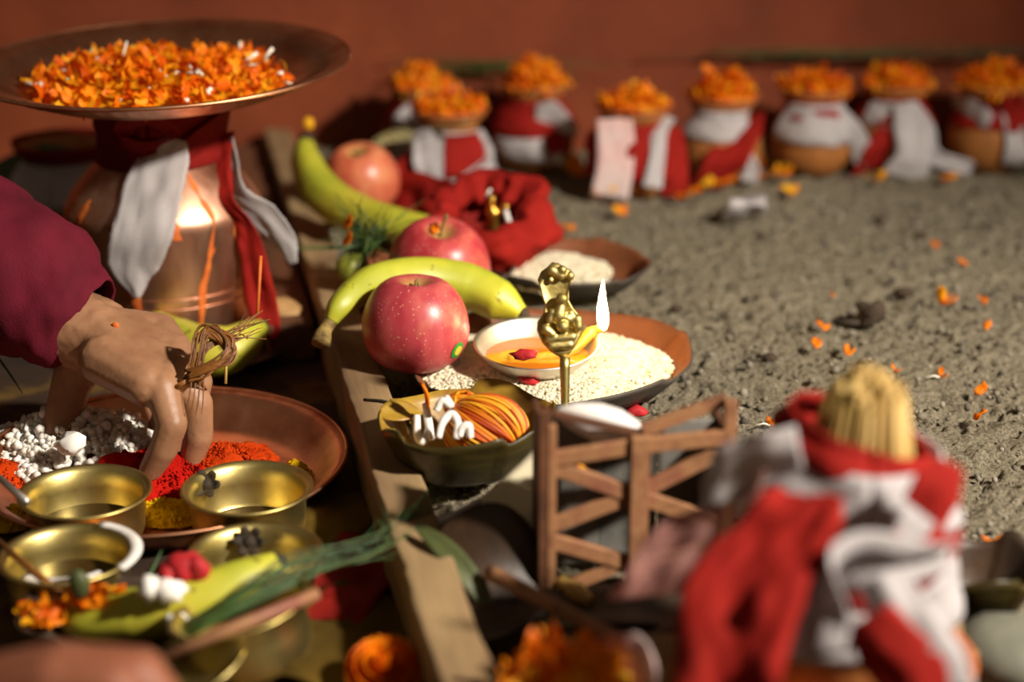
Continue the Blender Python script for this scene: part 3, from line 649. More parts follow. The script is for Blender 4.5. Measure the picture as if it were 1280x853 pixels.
# hood plate: outline in pixels, thickened
outl = [(700, 447), (688, 440), (677, 428), (671, 413), (672, 402), (679, 392), (681, 380), (676, 366), (672, 350), (676, 340), (684, 334), (690, 328), (698, 329), (706, 334), (714, 338), (715, 350), (711, 362), (711, 376), (717, 386), (726, 396), (729, 406), (726, 420), (719, 434), (711, 444)]
cx = sp_loc(700, 395); parts = []
oo = np.array([sp_loc(*q) for q in outl]); n = len(oo); dv = np.array([0, -cth, sth])
rings = [oo*1.0 - dv*.0022, oo + dv*.0012, cx+(oo-cx)*.93 + dv*.0026, cx+(oo-cx)*.84 + dv*.0022, cx+(oo-cx)*.45+dv*.001]
Vh = np.vstack(rings+[[cx+dv*.001], [cx-dv*.0026]])
Fh = [(i*n+j, i*n+(j+1) % n, (i+1)*n+(j+1) % n, (i+1)*n+j) for i in range(4) for j in range(n)]
Fh += [(4*n+j, 4*n+(j+1) % n, 5*n) for j in range(n)] + [((j+1) % n, j, 5*n+1) for j in range(n)]
hood = mobj('cobra_hood', Vh, Fh, M['brass_cast'], spo)
segs = []
def bs(px, py, off, r, px2=None, py2=None, r2=None):
    a = sp_loc(px, py, off+.002); b = sp_loc(px2 or px+.5, py2 or py+.5, off+.002); segs.append((a, r, b, r2 or r))
bs(690, 339, .003, .0034, 701, 345, .003); bs(702, 338, .004, .0030); bs(712, 345, .002, .0028); bs(688, 350, .002, .002)   # hood heads
bs(702, 374, .005, .0040); bs(701, 383, .0045, .0030, 699, 395, .0045)             # head, torso
bs(690, 392, .004, .0030, 687, 400, .0026); bs(713, 392, .0038, .0024, 716, 400, .0022)  # shoulders, arms
bs(682, 412, .0035, .0036, 690, 418, .003); bs(703, 408, .005, .0042); bs(721, 400, .003, .0036, 722, 408, .0034); bs(696, 400, .004, .003); bs(709, 398, .004, .003)
bs(686, 424, .0025, .0030, 715, 421, .0030); bs(690, 433, .0018, .0030, 712, 431, .003)
blob('cast_figure', segs, .0006, M['brass_cast'], hood, smooth=1)

# ------------------------------------------------------------------ red cloth bundle
bl = P(608, 316, .022); bl.z = .014
n, m = 96, 26; Vb, uv = [], []
for i in range(m):
    f = i/(m-1)
    for j in range(n):
        a = 2*PI*j/n
        if f < .62: g = f/.62; r = .030+.0245*math.sin(PI*.5*min(1, g*1.25)); z = .004+.050*g**1.15; r -= .006*max(0, g-.75)*4*.5
        else: g = (f-.62)/.38; r = .0500-.025*g; z = .054+.006*math.sin(PI*g*.9)-.020*g**2
        q = np.array([[math.cos(a)*1.7, math.sin(a)*1.7, f*3.0]]); w = vnoise(q, 1.5, 3)[0]; w2 = vnoise(q, 3.6, 4)[0]
        fold = .0035*math.cos(a*6+4*f+2*w)*(.3+f)
        r += .007*w + .004*w2 + fold; z += .010*max(0, math.cos(a-.9))*f*(1-.0) + .008*w*f
        if abs(((a+.35+PI) % (2*PI))-PI) < .5: r += .007*(1-abs(((a+.35+PI) % (2*PI))-PI)/.5)*math.sin(PI*min(1, f*1.4))
        Vb.append((r*math.cos(a), r*math.sin(a), max(z, .001))); uv.append((a*.05, f*.1))
Fb = [(i*n+j, i*n+(j+1) % n, (i+1)*n+(j+1) % n, (i+1)*n+j) for i in range(m-1) for j in range(n)] + [tuple(range(n))[::-1]]
rb = thing('red_cloth_bundle', bl, 'crumpled red cloth bundle standing open on the rice plate', 'cloth bundle')
rb.rotation_euler = (.26, 0, 0); solid(mobj('wrap', Vb, Fb, M['red'], rb, uv=uv), .001)
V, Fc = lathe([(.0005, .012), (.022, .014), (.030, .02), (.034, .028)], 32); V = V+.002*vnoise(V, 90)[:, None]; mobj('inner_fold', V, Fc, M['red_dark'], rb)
g = thing('gilded_ornament', bl+Vector((.006, -.012, .026)), 'small gilded ornament tucked into the red bundle', 'ornament')
blob('ornament_body', [((0, 0, 0), .008, (0, 0, .02), .006), ((-.002, 0, .02), .005, (-.001, 0, .032), .0035), ((.008, -.004, .02), .004, (.010, -.004, .026), .004)], .001, M['gold'], g, smooth=2)
V, Fc = tube([(.010, -.006, .024), (.014, -.010, .010), (.015, -.012, .004)], [.0022, .0022, .0018], 8); mobj('ivory_strip', V, Fc, M['shell'], g)
V, Fc = tube([(-.006, 0, .034), (-.002, 0, .040)], [.0012, .0012], 6); mobj('pin', V, Fc, M['cotton'], g)
# loose red cloth between bundle and rear apple
ribbon('red_cloth', [PD(470, 262, 1.60), PD(505, 250, 1.575), PD(535, 262, 1.55), PD(570, 265, 1.52)], [.035, .055, .06, .05], (.3, .5, .8), M['red'], seed=41, wr=.006, per=10, nw=14)
setp(bpy.context.scene.objects[[o.name for o in S.objects if o.name.startswith('red_cloth') and o.parent is None and o.type == 'MESH'][-1]], 'loose red cloth crumpled between the rear apple and the bundle', 'cloth')

# ------------------------------------------------------------------ durva tuft and lime
sp = []; c0 = PD(462, 300, 1.36)
for i in range(120):
    d = Vector((rng.uniform(-1, 1), rng.uniform(-1, .6), rng.uniform(-.5, 1))).normalized()*rng.uniform(.014, .044)
    s0 = c0+Vector((rng.uniform(-.012, .012), rng.uniform(-.008, .008), rng.uniform(-.012, .006)))
    mid = s0+d*.5+Vector((rng.uniform(-.006, .006), 0, .004)); sp.append(([s0, mid, s0+d], .0007))
for i in range(4): sp.append(([PD(470, 305, 1.36), PD(420, 308+i, 1.35), PD(345-i*5, 306+i*3, 1.35)], .0008))
sp.append(([PD(455, 300, 1.35), PD(500, 322, 1.30), PD(560, 330, 1.27), PD(600, 340, 1.27)], .0006))
sp.append(([PD(470, 290, 1.36), PD(500, 270, 1.37), PD(530, 250, 1.39)], .0006))
blades('durva_tuft', sp, M['grass'], 'tuft of fine green durva grass between the bananas', 'grass')
lump('lime', PD(440, 346, 1.36), (.0135, .0135, .012), M['lime'], 'small green lime under the durva grass beside the rail', 'lime', 6, .08, 90)
bpy.data.objects['lime'].location.z -= .004
for (px, py, r_) in ((437, 286, .006), (436, 307, .007)):
    v, f = petal_geo(.012, .009, 1.2); o = mobj('marigold_petal', v, f, M['petal'], None, PD(px-6, py, 1.335)); solid(o, .0005); o.rotation_euler = (.3, -.5, .3)
    setp(o, 'upper of two orange petals caught in the durva grass' if py < 300 else 'lower of two orange petals caught in the durva grass', 'petal')

# ------------------------------------------------------------------ leaf bowl with thread ball and wicks
tc = P(580, 524, .046); tc.z = .010
leaf_plate('leaf_bowl', tc, .0545, .0500, .037, [M['tapari_in'], M['tapari_out']], 'olive-brown stitched leaf bowl holding a thread ball and cotton wicks', 12, rz=.2, nleaf=5, wob=.06, base_r=.55)
tb = tc+Vector((.013, -.004, .010))
ball = thing('thread_ball', tb, 'ball of orange and yellow sacred thread in the leaf bowl', 'thread'); parts = []
core = (ICO_V*np.array([.0245, .021, .020])*.95 + np.array([0, 0, .021]), ICO_F); parts.append(core)
for i in range(64):
    ph = i/64*PI; pts = []
    for k in range(25):
        a = -PI*.5+PI*k/24; v = np.array([math.sin(a)*1.0, math.cos(a)*math.cos(ph*2), math.cos(a)*math.sin(ph*2)])
        pts.append(v)
    R = rotm('Z', -.5+rng.uniform(-.1, .1)) @ rotm('Y', .5+rng.uniform(-.12, .12))
    pts = (np.array(pts) @ R.T)*np.array([.0252, .0216, .0206])*rng.uniform(.97, 1.03)+np.array([0, 0, .021]); parts.append(tube(pts, .0009, 5))
V, Fc = cat_mesh(parts); mobj('thread_winding', V, Fc, M['thread'], ball); parts = []
for i in range(16):
    R = rotm('Z', rng.rand()*6.28) @ rotm('X', rng.uniform(.5, 1.3)); a = np.linspace(0, 2*PI, 22)
    pts = np.stack([.011*np.cos(a), .009*np.sin(a), 0*a], 1) @ R.T + np.array([-.014, .014, .030]); parts.append(tube(pts, .0011, 5))
V, Fc = cat_mesh(parts); mobj('thread_loops', V, Fc, M['thread'], ball)
for pts, lab in (([PD(521, 520, 1.065), PD(522, 545, 1.06), PD(530, 552, 1.06), PD(536, 535, 1.065)], 'bent white cotton wick at the left of the leaf bowl'),
                 ([PD(532, 505, 1.07), PD(536, 530, 1.065), PD(540, 550, 1.06)], 'straight white cotton wick leaning up in the leaf bowl'),
                 ([PD(548, 548, 1.04), PD(553, 529, 1.042), PD(564, 518, 1.044), PD(572, 528, 1.042), PD(570, 549, 1.04)], 'tall hoop of white cotton wick in front of the thread ball'),
                 ([PD(574, 546, 1.04), PD(578, 535, 1.04), PD(586, 533, 1.04), PD(588, 548, 1.04)], 'small hoop of white cotton wick beside the thread ball'),
                 ([PD(545, 514, 1.06), PD(553, 502, 1.06), PD(563, 507, 1.06), PD(558, 497, 1.065)], 'curled white cotton wick behind the others in the leaf bowl')):
    V, Fc = tube(catmull(pts, 7), [.0021, .0026, .0026, .0021], 8); setp(mobj('cotton_wick', V, Fc, M['cotton']), lab, 'wick', 'cotton wicks in the leaf bowl')
v, f = petal_geo(.018, .009, .8); o = mobj('marigold_petal', v, f, M['petal'], None, PD(536, 512, 1.068)); o.rotation_euler = (0, -1.35, .3); solid(o, .0005); setp(o, 'upright orange petal behind the straight wick', 'petal')
V, Fc = leaf_geo(.030, .018, seed=3); o = mobj('leaf_piece', V, Fc, M['tapari_in'], None, PD(502, 516, 1.08)); o.rotation_euler = (.45, .1, .5); solid(o, .0006); setp(o, 'yellow-green leaf piece lining the left of the leaf bowl', 'leaf')
for pts, lab in (([PD(455, 500, 1.10), PD(482, 503, 1.09), PD(500, 514, 1.085)], 'dark twig poking out at the left of the leaf bowl'),
                 ([PD(505, 515, 1.085), PD(512, 535, 1.075), PD(518, 548, 1.07)], 'dark twig standing inside the leaf bowl')):
    V, Fc = tube(catmull(pts, 5), [.001, .0013, .0008], 6); setp(mobj('twig', V, Fc, M['dark_tip']), lab, 'twig')

# ------------------------------------------------------------------ bamboo lattice box
cb = P(683, 748, .0); cw = Vector((.104, .010, 0)); ca = math.atan2(cw.y, cw.x); cD = .95
cg = thing('lattice_box', cb, 'small open bamboo box with a crossed lattice front beside the red pot', 'box', None, ca)
pm = FPX/.953
def cl(px, py): return ((px-683)/pm, 0, (748-py)/(pm*.885))
def stick(nm, a, b, w, d=.004, y=0., mat='bamboo'):
    p0, p1 = np.array(cl(*a)), np.array(cl(*b)); p0[1] += y; p1[1] += y
    V, Fc = bar(p0, p1, w, d); return bev(mobj(nm, V, Fc, M[mat], cg, smooth=False), .0006)
stick('post', (679, 748), (679, 524), .0062, .006, .0, 'wood_dark'); stick('post', (688, 748), (688, 540), .0045, .005, -.001); stick('post', (795, 748), (795, 556), .0098, .005, -.003); stick('post', (905, 745), (905, 520), .007, .006)
stick('top_bar', (686, 580), (795, 568), .0085, .004, -.001); stick('top_bar', (795, 568), (905, 562), .0085, .004, -.001)
stick('brace', (690, 590), (795, 629), .0085, .004); stick('brace', (795, 629), (905, 668), .0085, .004); stick('brace', (690, 660), (795, 626), .0085, .004, .001); stick('brace', (795, 626), (903, 577), .0085, .004, .001)
stick('brace', (688, 678), (795, 712), .0085, .004); stick('brace', (690, 744), (795, 704), .007, .004, .001); stick('brace', (795, 712), (815, 748), .007, .004, .002); stick('brace', (798, 712), (905, 690), .0075, .004, .001)
stick('rim_stick', (690, 533), (795, 560), .004, .004, .006, 'wood_dark'); stick('rim_stick', (800, 557), (903, 524), .0065, .005, .006)
W_ = cl(905, 0)[0]
V, Fc = box(-.003, .0, .003, .045, .002, .098); mobj('side_panel', V, Fc, M['wood_dark'], cg, smooth=False)
V, Fc = box(W_, W_+.003, .003, .045, .002, .090); mobj('side_panel', V, Fc, M['wood_dark'], cg, smooth=False)
for i in range(3):
    x0 = W_*i/3+.001; V, Fc = box(x0, x0+W_/3-.0004, .030+.002*(i % 2), .033+.002*(i % 2), .004, .088-.004*(i == 1)); bev(mobj('slate_panel', V, Fc, M['slate'], cg, smooth=False), .0008)
lump('orange_speck', cb+Vector((.018, .022, .058)), (.004, .002, .005), M['petal'], 'orange petal caught behind the lattice of the box', 'petal', 8, .3, 200)
# shell and chalk sticks on top
sv, sf = lathe([(.0004, -.5), (.12, -.46), (.3, -.3), (.42, -.05), (.40, .18), (.26, .38), (.1, .5), (.0004, .54)], 24)
sv = sv*np.array([.026, .018, .050]); o = mobj('white_shell', sv @ rotm('Y', PI/2).T, sf, M['shell'], None, PD(750, 529, .938)); o.rotation_euler = (.1, .26, -.05); setp(o, 'smooth white shell lying across the top of the lattice box', 'shell')
ribbon('white_cloth_scrap', [PD(748, 540, .945), PD(757, 556, .94), PD(770, 562, .94), PD(790, 556, .945)], [.012, .016, .014, .006], (.6, -.3, .5), M['white_plain'], seed=31, wr=.002)
setp(bpy.data.objects['white_cloth_scrap'], 'white scrap of cloth hanging under the shell', 'cloth')
V, Fc = bar(PD(799, 554, .95), PD(824, 547, .95), .0055, .0055); setp(bev(mobj('chalk_stick', V, Fc, M['cotton'], smooth=False), .001), 'short white stick on top of the lattice box', 'stick')
# cream paper, dry leaf, sticks left of the box
ta = catmull([PD(546, 652, .985), PD(600, 624, .99), PD(640, 590, 1.0), PD(672, 556, 1.01)], 6); tb_ = catmull([PD(550, 662, .98), PD(600, 664, .975), PD(640, 662, .975), PD(672, 660, .975)], 6)
V = np.array([ta[i]*(1-t)+tb_[i]*t for i in range(len(ta)) for t in np.linspace(0, 1, 8)]); V += .0018*np.stack([vnoise(V, 45, 3)]*3, 1)*np.array([.2, 1, .5]); n_ = len(ta)
o = solid(mobj('cream_paper', V, [(i*8+j, i*8+j+1, (i+1)*8+j+1, (i+1)*8+j) for i in range(n_-1) for j in range(7)], M['paper']), .0005); setp(o, 'sheet of cream paper propped between the leaf bowl and the lattice box', 'paper')
V, Fc = tube([PD(548, 652, .983), PD(575, 641, .985), PD(600, 625, .988)], [.0038, .0034, .002], 8, .6); setp(mobj('white_folded_edge', V, Fc, M['white_plain']), 'rolled white strip at the corner of the cream paper', 'paper')
V, Fc = leaf_geo(.075, .058, 14, .5, .05, 4); o = mobj('dry_leaf', V, Fc, M['dark_leaf'], None, PD(618, 702, .945)); o.rotation_euler = (.75, .3, -.25); solid(o, .0008); setp(o, 'large dark curled dry leaf left of the lattice box', 'leaf')
V, Fc = leaf_geo(.080, .013, 14, .6, .05, 9); o = mobj('green_leaf', V, Fc, M['green_leaf'], None, PD(578, 712, .935)); o.rotation_euler = (.3, .5, -.8); solid(o, .0008); setp(o, 'dull green leaf edge curving below the dark dry leaf', 'leaf')
V, Fc = tube(catmull([PD(612, 716, .93), PD(680, 752, .90), PD(775, 800, .865)], 6), [.0045, .004, .0036], 10); setp(mobj('wooden_stick', V, Fc, M['bamboo']), 'brown stick slanting down in front of the lattice box', 'stick')
V, Fc = tube(catmull([PD(700, 728, .945), PD(722, 742, .935), PD(738, 752, .93)], 6), [.004, .006, .003], 10); setp(mobj('bark_chip', V, Fc, M['straw']), 'small pale bark chip at the foot of the lattice box', 'bark')
blades('grass_bundle', [([PD(470+i*6, 668-i*3, .985), PD(520, 630+i*4, .985), PD(552+i*3, 590+i*6, 1.0)], .0012) for i in range(6)], M['grass'], 'few grass blades crossing the rail below the leaf bowl', 'grass')

for i, (px, py, L_, w_, rz_, mt, lab) in enumerate([(700, 772, .07, .04, .1, 'dark_leaf', 'dark leaf added to darken the lit sand below the left corner of the lattice box'), (770, 768, .08, .036, -.1, 'dark_leaf', 'dark leaf added to darken the lit sand below the middle of the lattice box'), (745, 782, .09, .012, .03, 'green_leaf', 'narrow dull green leaf along the near rail'), (850, 765, .08, .045, .3, 'dark_leaf', 'dark leaf added to darken the strip under the pale veil of the foreground pot'), (930, 762, .08, .05, -.2, 'dark_leaf', 'dark leaf added to darken the strip under the red tail of the foreground pot'), (640, 760, .07, .045, .8, 'dark_leaf', 'dark leaf added to darken the corner between the two rails')]):  # dark leaves are added so the lit sand strip here looks shaded
    V, Fc = leaf_geo(L_, w_, 12, .25, .05, 20+i); o = mobj('dry_leaf' if mt == 'dark_leaf' else 'green_leaf', V, Fc, M[mt], None, P(px, py, .004)); o.rotation_euler = (.1, 0, rz_); solid(o, .0008); setp(o, lab, 'leaf')
# ------------------------------------------------------------------ scattered petals and bits on the sand
ORD = ['first', 'second', 'third', 'fourth', 'fifth', 'sixth', 'seventh', 'eighth', 'ninth', 'tenth', 'eleventh', 'twelfth', 'thirteenth']
PET = [(1029, 414, .010, 1.2, 'upright orange petal of a group of three on the open sand'), (1018, 436, .012, .2, 'broad orange petal beside the upright one on the open sand'), (1058, 446, .011, .7, 'yellow-edged petal, right one of three on the open sand'),
       (1176, 383, .020, 0., 'longest orange petal cluster on the right of the sand'), (1230, 382, .011, 1., 'orange petal right of the longest cluster'), (1231, 413, .009, .5, 'dark orange petal below its paler neighbour at the right'),
       (1208, 334, .012, 1.5, 'yellow petal standing alone on the right of the sand'), (1168, 312, .009, -.4, 'small orange petal up the sand from the yellow one'), (1219, 496, .015, .1, 'curled orange petal near the right edge, above a single sliver'), (1175, 474, .010, -.2, 'orange petal with a pale stalk left of the curled one'),
       (1217, 524, .011, -.4, 'thin orange sliver of petal lowest at the right'), (963, 534, .008, .9, 'small round orange floret between the plate and the red pot'), (1240, 684, .012, 1.6, 'orange petal curled over a pale stalk near the leaf cup'), (1117, 467, .007, .1, 'orange petal beside the straw tip of the red pot'), (1040, 373, .004, .2, 'tiny orange speck on the middle of the sand')]
for px, py, s_, yw, lab in PET: scatter_petal(px, py, s_*.78, yw, lab, group='petals scattered on the sand', stalk=px in (963, 1175, 1240), n=5 if s_ > .018 else 3)
ZC = {}
for i, (px, py, s_) in enumerate([(712, 216, .02), (722, 222, .016), (806, 222, .018), (812, 238, .018), (800, 244, .014), (863, 244, .014), (878, 238, .014), (892, 234, .016), (905, 232, .016), (918, 226, .018), (930, 222, .02), (946, 226, .016), (960, 222, .016), (975, 224, .014), (938, 214, .018), (990, 246, .012), (1042, 212, .014), (1050, 190, .014), (1100, 228, .016), (1178, 228, .014), (1184, 200, .016), (835, 236, .012), (776, 272, .010), (714, 290, .009), (755, 248, .014), (850, 250, .010)]):
    zone = [(735, 'right of the pot with the white flap'), (830, 'before the pot under the broad white cloth'), (880, 'left of the red sash end'), (955, 'below the pot with the red sash'), (1010, 'left of the bare-bellied pot'), (1060, 'right of the bare-bellied pot'), (1300, 'by the trailing white knot')]
    zi = [k for k, z_ in enumerate(zone) if px < z_[0]][0]; ZC[zi] = ZC.get(zi, 0)+1
    scatter_petal(px, py, s_*1.25, i*.9, 'loose marigold petals %s, %s of its patch' % (zone[zi][1], ORD[ZC[zi]-1]), group='petals at the feet of the pots', z=.007, mat='petal' if i % 3 else 'petal_y', n=4)
ribbon('white_cloth_scrap', [P(930, 272, .004), P(931, 264, .014), P(936, 252, .024), P(942, 244, .016)], [.046, .044, .030, .022], (1, .15, .1), M['white_plain'], seed=51, wr=.004)
setp(bpy.data.objects['white_cloth_scrap.001'], 'crumpled white cloth scrap alone on the sand before the pots', 'cloth')
V, Fc = tube([P(736, 249, .004), P(768, 247, .004)], [.004, .0045], 8); setp(mobj('white_stick', V, Fc, M['shell']), 'short white stick with a yellow end lying near the pots', 'stick')
lump('clod', P(1085, 408, 0), (.010, .009, .011), M['clod'], 'dark pointed clod of earth casting a shadow on the sand', 'clod', 4, .65, 170)
V, Fc = tube([P(1040, 402, .003), P(1075, 404, .004)], [.002, .003], 6); setp(mobj('twig', V, Fc, M['dark_tip']), 'dark sliver painted as the shadow left of the dark clod', 'twig')  # thin dark tube drawn as the clod's cast shadow
for i, (px, py, r_) in enumerate([(962, 452, .006), (1130, 372, .007), (1065, 398, .004), (905, 400, .004), (845, 392, .006), (810, 398, .004), (950, 300, .006), (1100, 280, .007), (1150, 300, .006)]):
    lump('dark_pebble', P(px, py, -.001), (r_, r_*.8, r_*.6), M['clod'], 'small dark pebble half sunk in the sand, %s' % ['between plate and clod', 'right of the dark clod', 'just left of the dark clod', 'right of the flame', 'nearest the flame', 'between flame and plate rim', 'below the white cloth scrap', 'below the bare-bellied pot', 'farthest right of its kind'][i], 'pebble', i, .3, 120, group='dark pebbles in the sand')
lump('red_petal', P(795, 522, .004), (.008, .005, .004), M['red_petal'], 'red petal on the sand at the foot of the front leaf plate', 'petal', 9, .4, 200)

# ------------------------------------------------------------------ copper water pot
KP = P(216, 420, -.018); ks = FPX/((KP-Vector((0, 0, CAMH))).dot(Vector((0, cth, -sth))))
kal = thing('copper_water_pot', KP, 'polished copper ritual pot streaked with orange vermilion and tied with cloths', 'pot')
KPROF = [(.0005, 0), (.050, 0), (.060, .006), (.0660, .020), (.0690, .045), (.0722, .075), (.0745, .103), (.0750, .108), (.0738, .112), (.068, .122), (.058, .134), (.0480, .144), (.0425, .150), (.0415, .155), (.0440, .157), (.0430, .160), (.0400, .164), (.0410, .178), (.0470, .192), (.052, .197), (.051, .199), (.038, .180), (.0360, .165), (.0005, .160)]
V, Fc = lathe(KPROF, 80); kbody = mobj('pot_body', V, Fc, M['copper'], kal)
KZ = np.array([p[1] for p in KPROF[1:20]]); KR = np.array([p[0] for p in KPROF[1:20]])
def kr(z): return float(np.interp(z, KZ, KR))
for z_ in (.052, .044): V, Fc = tube([( (kr(z_)+.0002)*math.cos(a), (kr(z_)+.0002)*math.sin(a), z_) for a in np.linspace(0, 2*PI, 73)], .0006, 6); mobj('engraved_ring', V, Fc, M['copper'], kbody)
# vermilion streaks run down the metal
def streak(pts, w, seed):
    pp = catmull(pts, 8); Vs = []
    for i, (a, z) in enumerate(pp):
        ww = w*(.7+.5*vnoise(np.array([[i*.35, seed, 0]]), 1, seed)[0])*(1 if i > 2 else .6)
        for s in (-1, -.3, .3, 1):
            r = kr(z)+.0005+.0004*(abs(s) < .5); aa = math.radians(a)+s*ww/2/r; Vs.append((r*math.sin(aa), -r*math.cos(aa), z))
    Fs = [(i*4+j, i*4+j+1, (i+1)*4+j+1, (i+1)*4+j) for i in range(len(pp)-1) for j in range(3)]
    mobj('vermilion_streak', Vs, Fs, M['streak'], kbody)
streak([(18, .145), (17, .13), (17, .112), (18, .100)], .006, 1); streak([(33, .150), (36, .13), (40, .112), (38, .095), (36, .08), (33, .06), (31, .035), (30, .012)], .0045, 2); streak([(-12, .095), (-11, .07), (-8, .04), (-7, .012)], .008, 3)
streak([(40, .09), (31, .062), (29, .03), (28, .01)], .003, 4); streak([(-42, .125), (-45, .112), (-46, .1)], .009, 5); streak([(52, .13), (55, .10), (58, .06)], .0035, 6); streak([(-60, .12), (-66, .1), (-68, .05)], .012, 7)
def kl_(px, py, off): return on_body(px, py, off, KP, kr, .186)
# neck cloth
na, nz = 60, 8; Vb, uv = [], []
for ia in range(na+1):
    a = 2*PI*ia/na
    for iz in range(nz):
        z = .146+(.194-.146)*iz/(nz-1); r = max(kr(z), .043)+.0035+.002*vnoise(np.array([[math.cos(a)*3, math.sin(a)*3, z*120]]), 1, 4)[0]; Vb.append((r*math.sin(a), -r*math.cos(a), z)); uv.append((a*.05, z))
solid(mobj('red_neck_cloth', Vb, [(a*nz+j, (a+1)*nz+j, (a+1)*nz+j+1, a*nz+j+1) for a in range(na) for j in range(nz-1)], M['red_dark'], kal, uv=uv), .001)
ribbon('red_bow_loop', [kl_(222, 168, .006), kl_(190, 150, .012), kl_(160, 155, .014), kl_(152, 176, .012), kl_(180, 186, .008), kl_(220, 176, .008)], [.010, .016, .018, .018, .014, .01], (.1, -.6, .8), M['red_dark'], kal, seed=61, wr=.002)
ribbon('red_sash', [kl_(286, 150, .004), kl_(262, 165, .007), kl_(240, 182, .008), kl_(222, 198, .006)], [.024, .022, .018, .012], (.3, 0, 1), M['red_dark'], kal, seed=62, wr=.002)
ribbon('white_gauze_tail', [kl_(214, 172, .008), kl_(207, 195, .006), kl_(190, 240, .004), kl_(178, 290, .005), kl_(166, 335, .005), kl_(172, 372, .005)], [.022, .036, .045, .044, .038, .004], X_, M['white'], kal, seed=63, wr=.002, per=12, nw=14, fray=.0012)
ribbon('white_gauze_tail', [kl_(285, 176, .004), (.062, -.038, .128), (.082, -.040, .110), (.097, -.038, .090), (.104, -.036, .072)], [.012, .022, .026, .020, .006], (.7, -.3, .7), M['white'], kal, seed=64, wr=.0025, per=12, nw=12, fray=.001)
ribbon('red_cloth_tail', [kl_(283, 168, .005), (.054, -.045, .128), (.068, -.046, .105), (.074, -.044, .075), (.078, -.046, .048), (.084, -.052, .022), (.076, -.056, .018)], [.014, .014, .014, .020, .026, .018, .012], (.9, -.2, .3), M['red'], kal, seed=65, wr=.005, per=12, nw=12)
# tray under the pot
V, Fc = lathe([(.0005, -.006), (.075, -.006), (.090, .002), (.098, .009), (.099, .0105), (.097, .0105), (.088, .0055), (.074, .0015), (.0005, .0015)], 56); setp(mobj('dark_tray', V, Fc, M['dark_leaf'], None, (KP.x+.008, KP.y-.012, GZ)), 'dark round tray under the copper pot', 'tray')
# copper plate on top with petals
pc = Vector((KP.x+.006, KP.y, KP.z+.200)); plate = thing('copper_plate', pc, 'wide fluted copper plate set on top of the copper pot', 'plate'); plate.rotation_euler = (math.radians(2.5), math.radians(-1.0), 0)
n = 140; prof = [(.0005, 0), (.060, 0), (.098, .003), (.106, .007), (.118, .0125), (.130, .0175), (.1395, .0205), (.1415, .0195), (.1405, .018), (.130, .0150), (.118, .0100), (.106, .0045), (.098, .0005), (.060, -.0025), (.0005, -.0025)]
V, Fc = lathe(prof, n); a = np.arctan2(V[:, 1], V[:, 0]); r = np.hypot(V[:, 0], V[:, 1]); w = np.exp(-((r-.120)/.010)**2); V[:, 2] += .0020*np.cos(a*70)*w; pb = mobj('plate_body', V, Fc, M['copper_plate'], plate)
V, Fc = tube([(.1412*math.cos(t), .1412*math.sin(t), .0196) for t in np.linspace(0, 2*PI, 121)], .0016, 8); mobj('rolled_rim', V, Fc, M['copper_plate'], pb)
ph = petal_heap('marigold_heap', pc+Vector((-.001, -.012, .003)), .100, .090, .015, 560, 'orange marigold petals and pale florets heaped on the copper plate above the pot', Lr=(.009, .016), stalks=26, seed=30); ph.rotation_euler = (math.radians(2.5), 0, 0)
for i, (px, py, px2, py2) in enumerate([(32, 103, 60, 110), (75, 88, 95, 88), (108, 68, 122, 72), (132, 80, 144, 87), (184, 84, 197, 98), (215, 90, 225, 92), (250, 62, 262, 80), (300, 52, 301, 68), (330, 73, 341, 60), (305, 77, 322, 66), (346, 92, 354, 91), (255, 117, 265, 110), (230, 124, 236, 126)]):
    dep = 1.36-(py-60)*.0018; V, Fc = tube([PD(px, py, dep), PD(px2, py2, dep)], [.0013, .0016], 6); setp(mobj('floret_stalk', V, Fc, M['floret']), 'pale cut floret stalk on the copper plate heap, %s from the left' % ORD[i], 'stalk', 'pale stalks on the copper plate')
# root beside the pot, leaf and cloth behind it
lump('tan_root', P(352, 436, -.024), (.026, .022, .020), M['root'], 'tan lumpy root lying between the copper pot and the rail', 'root', 5, .2, 60)
V, Fc = tube([P(335, 400, .03), P(334, 440, -.01)], [.0014, .0012], 6)
V, Fc = leaf_geo(.13, .06, 12, .5, .06, 6); o = mobj('green_leaf', V, Fc, M['green_leaf'], None, PD(70, 222, 1.62)); o.rotation_euler = (1.0, .05, .15); solid(o, .0008); setp(o, 'broad green leaf in the dark behind the copper pot', 'leaf')
bp = thing('wrapped_pot', P(70, 330, GZ)+Vector((0, .06, 0)), 'pot wrapped in white and red cloth in the dark behind the copper pot', 'pot')
V, Fc = lathe([(r*1.25, z*1.15) for r, z in POT], 32); mobj('pot_body', V, Fc, M['clay'], bp)
for nm, z0, z1, mt in (('white_wrap', .048, .085, 'white_plain'), ('red_wrap', .083, .100, 'red_dark')):
    Vb, uv = [], []
    for ia in range(41):
        a = 2*PI*ia/40
        for iz in range(6):
            z = z0+(z1-z0)*iz/5; r = potr(min(z/1.15, .083))*1.25+.003+.002*vnoise(np.array([[math.cos(a)*3, math.sin(a)*3, z*80]]), 1, 3)[0]; Vb.append((r*math.sin(a), -r*math.cos(a), z)); uv.append((a*.05, z))
    solid(mobj(nm, Vb, [(a*6+j, (a+1)*6+j, (a+1)*6+j+1, a*6+j+1) for a in range(40) for j in range(5)], M[mt], bp, uv=uv), .001)

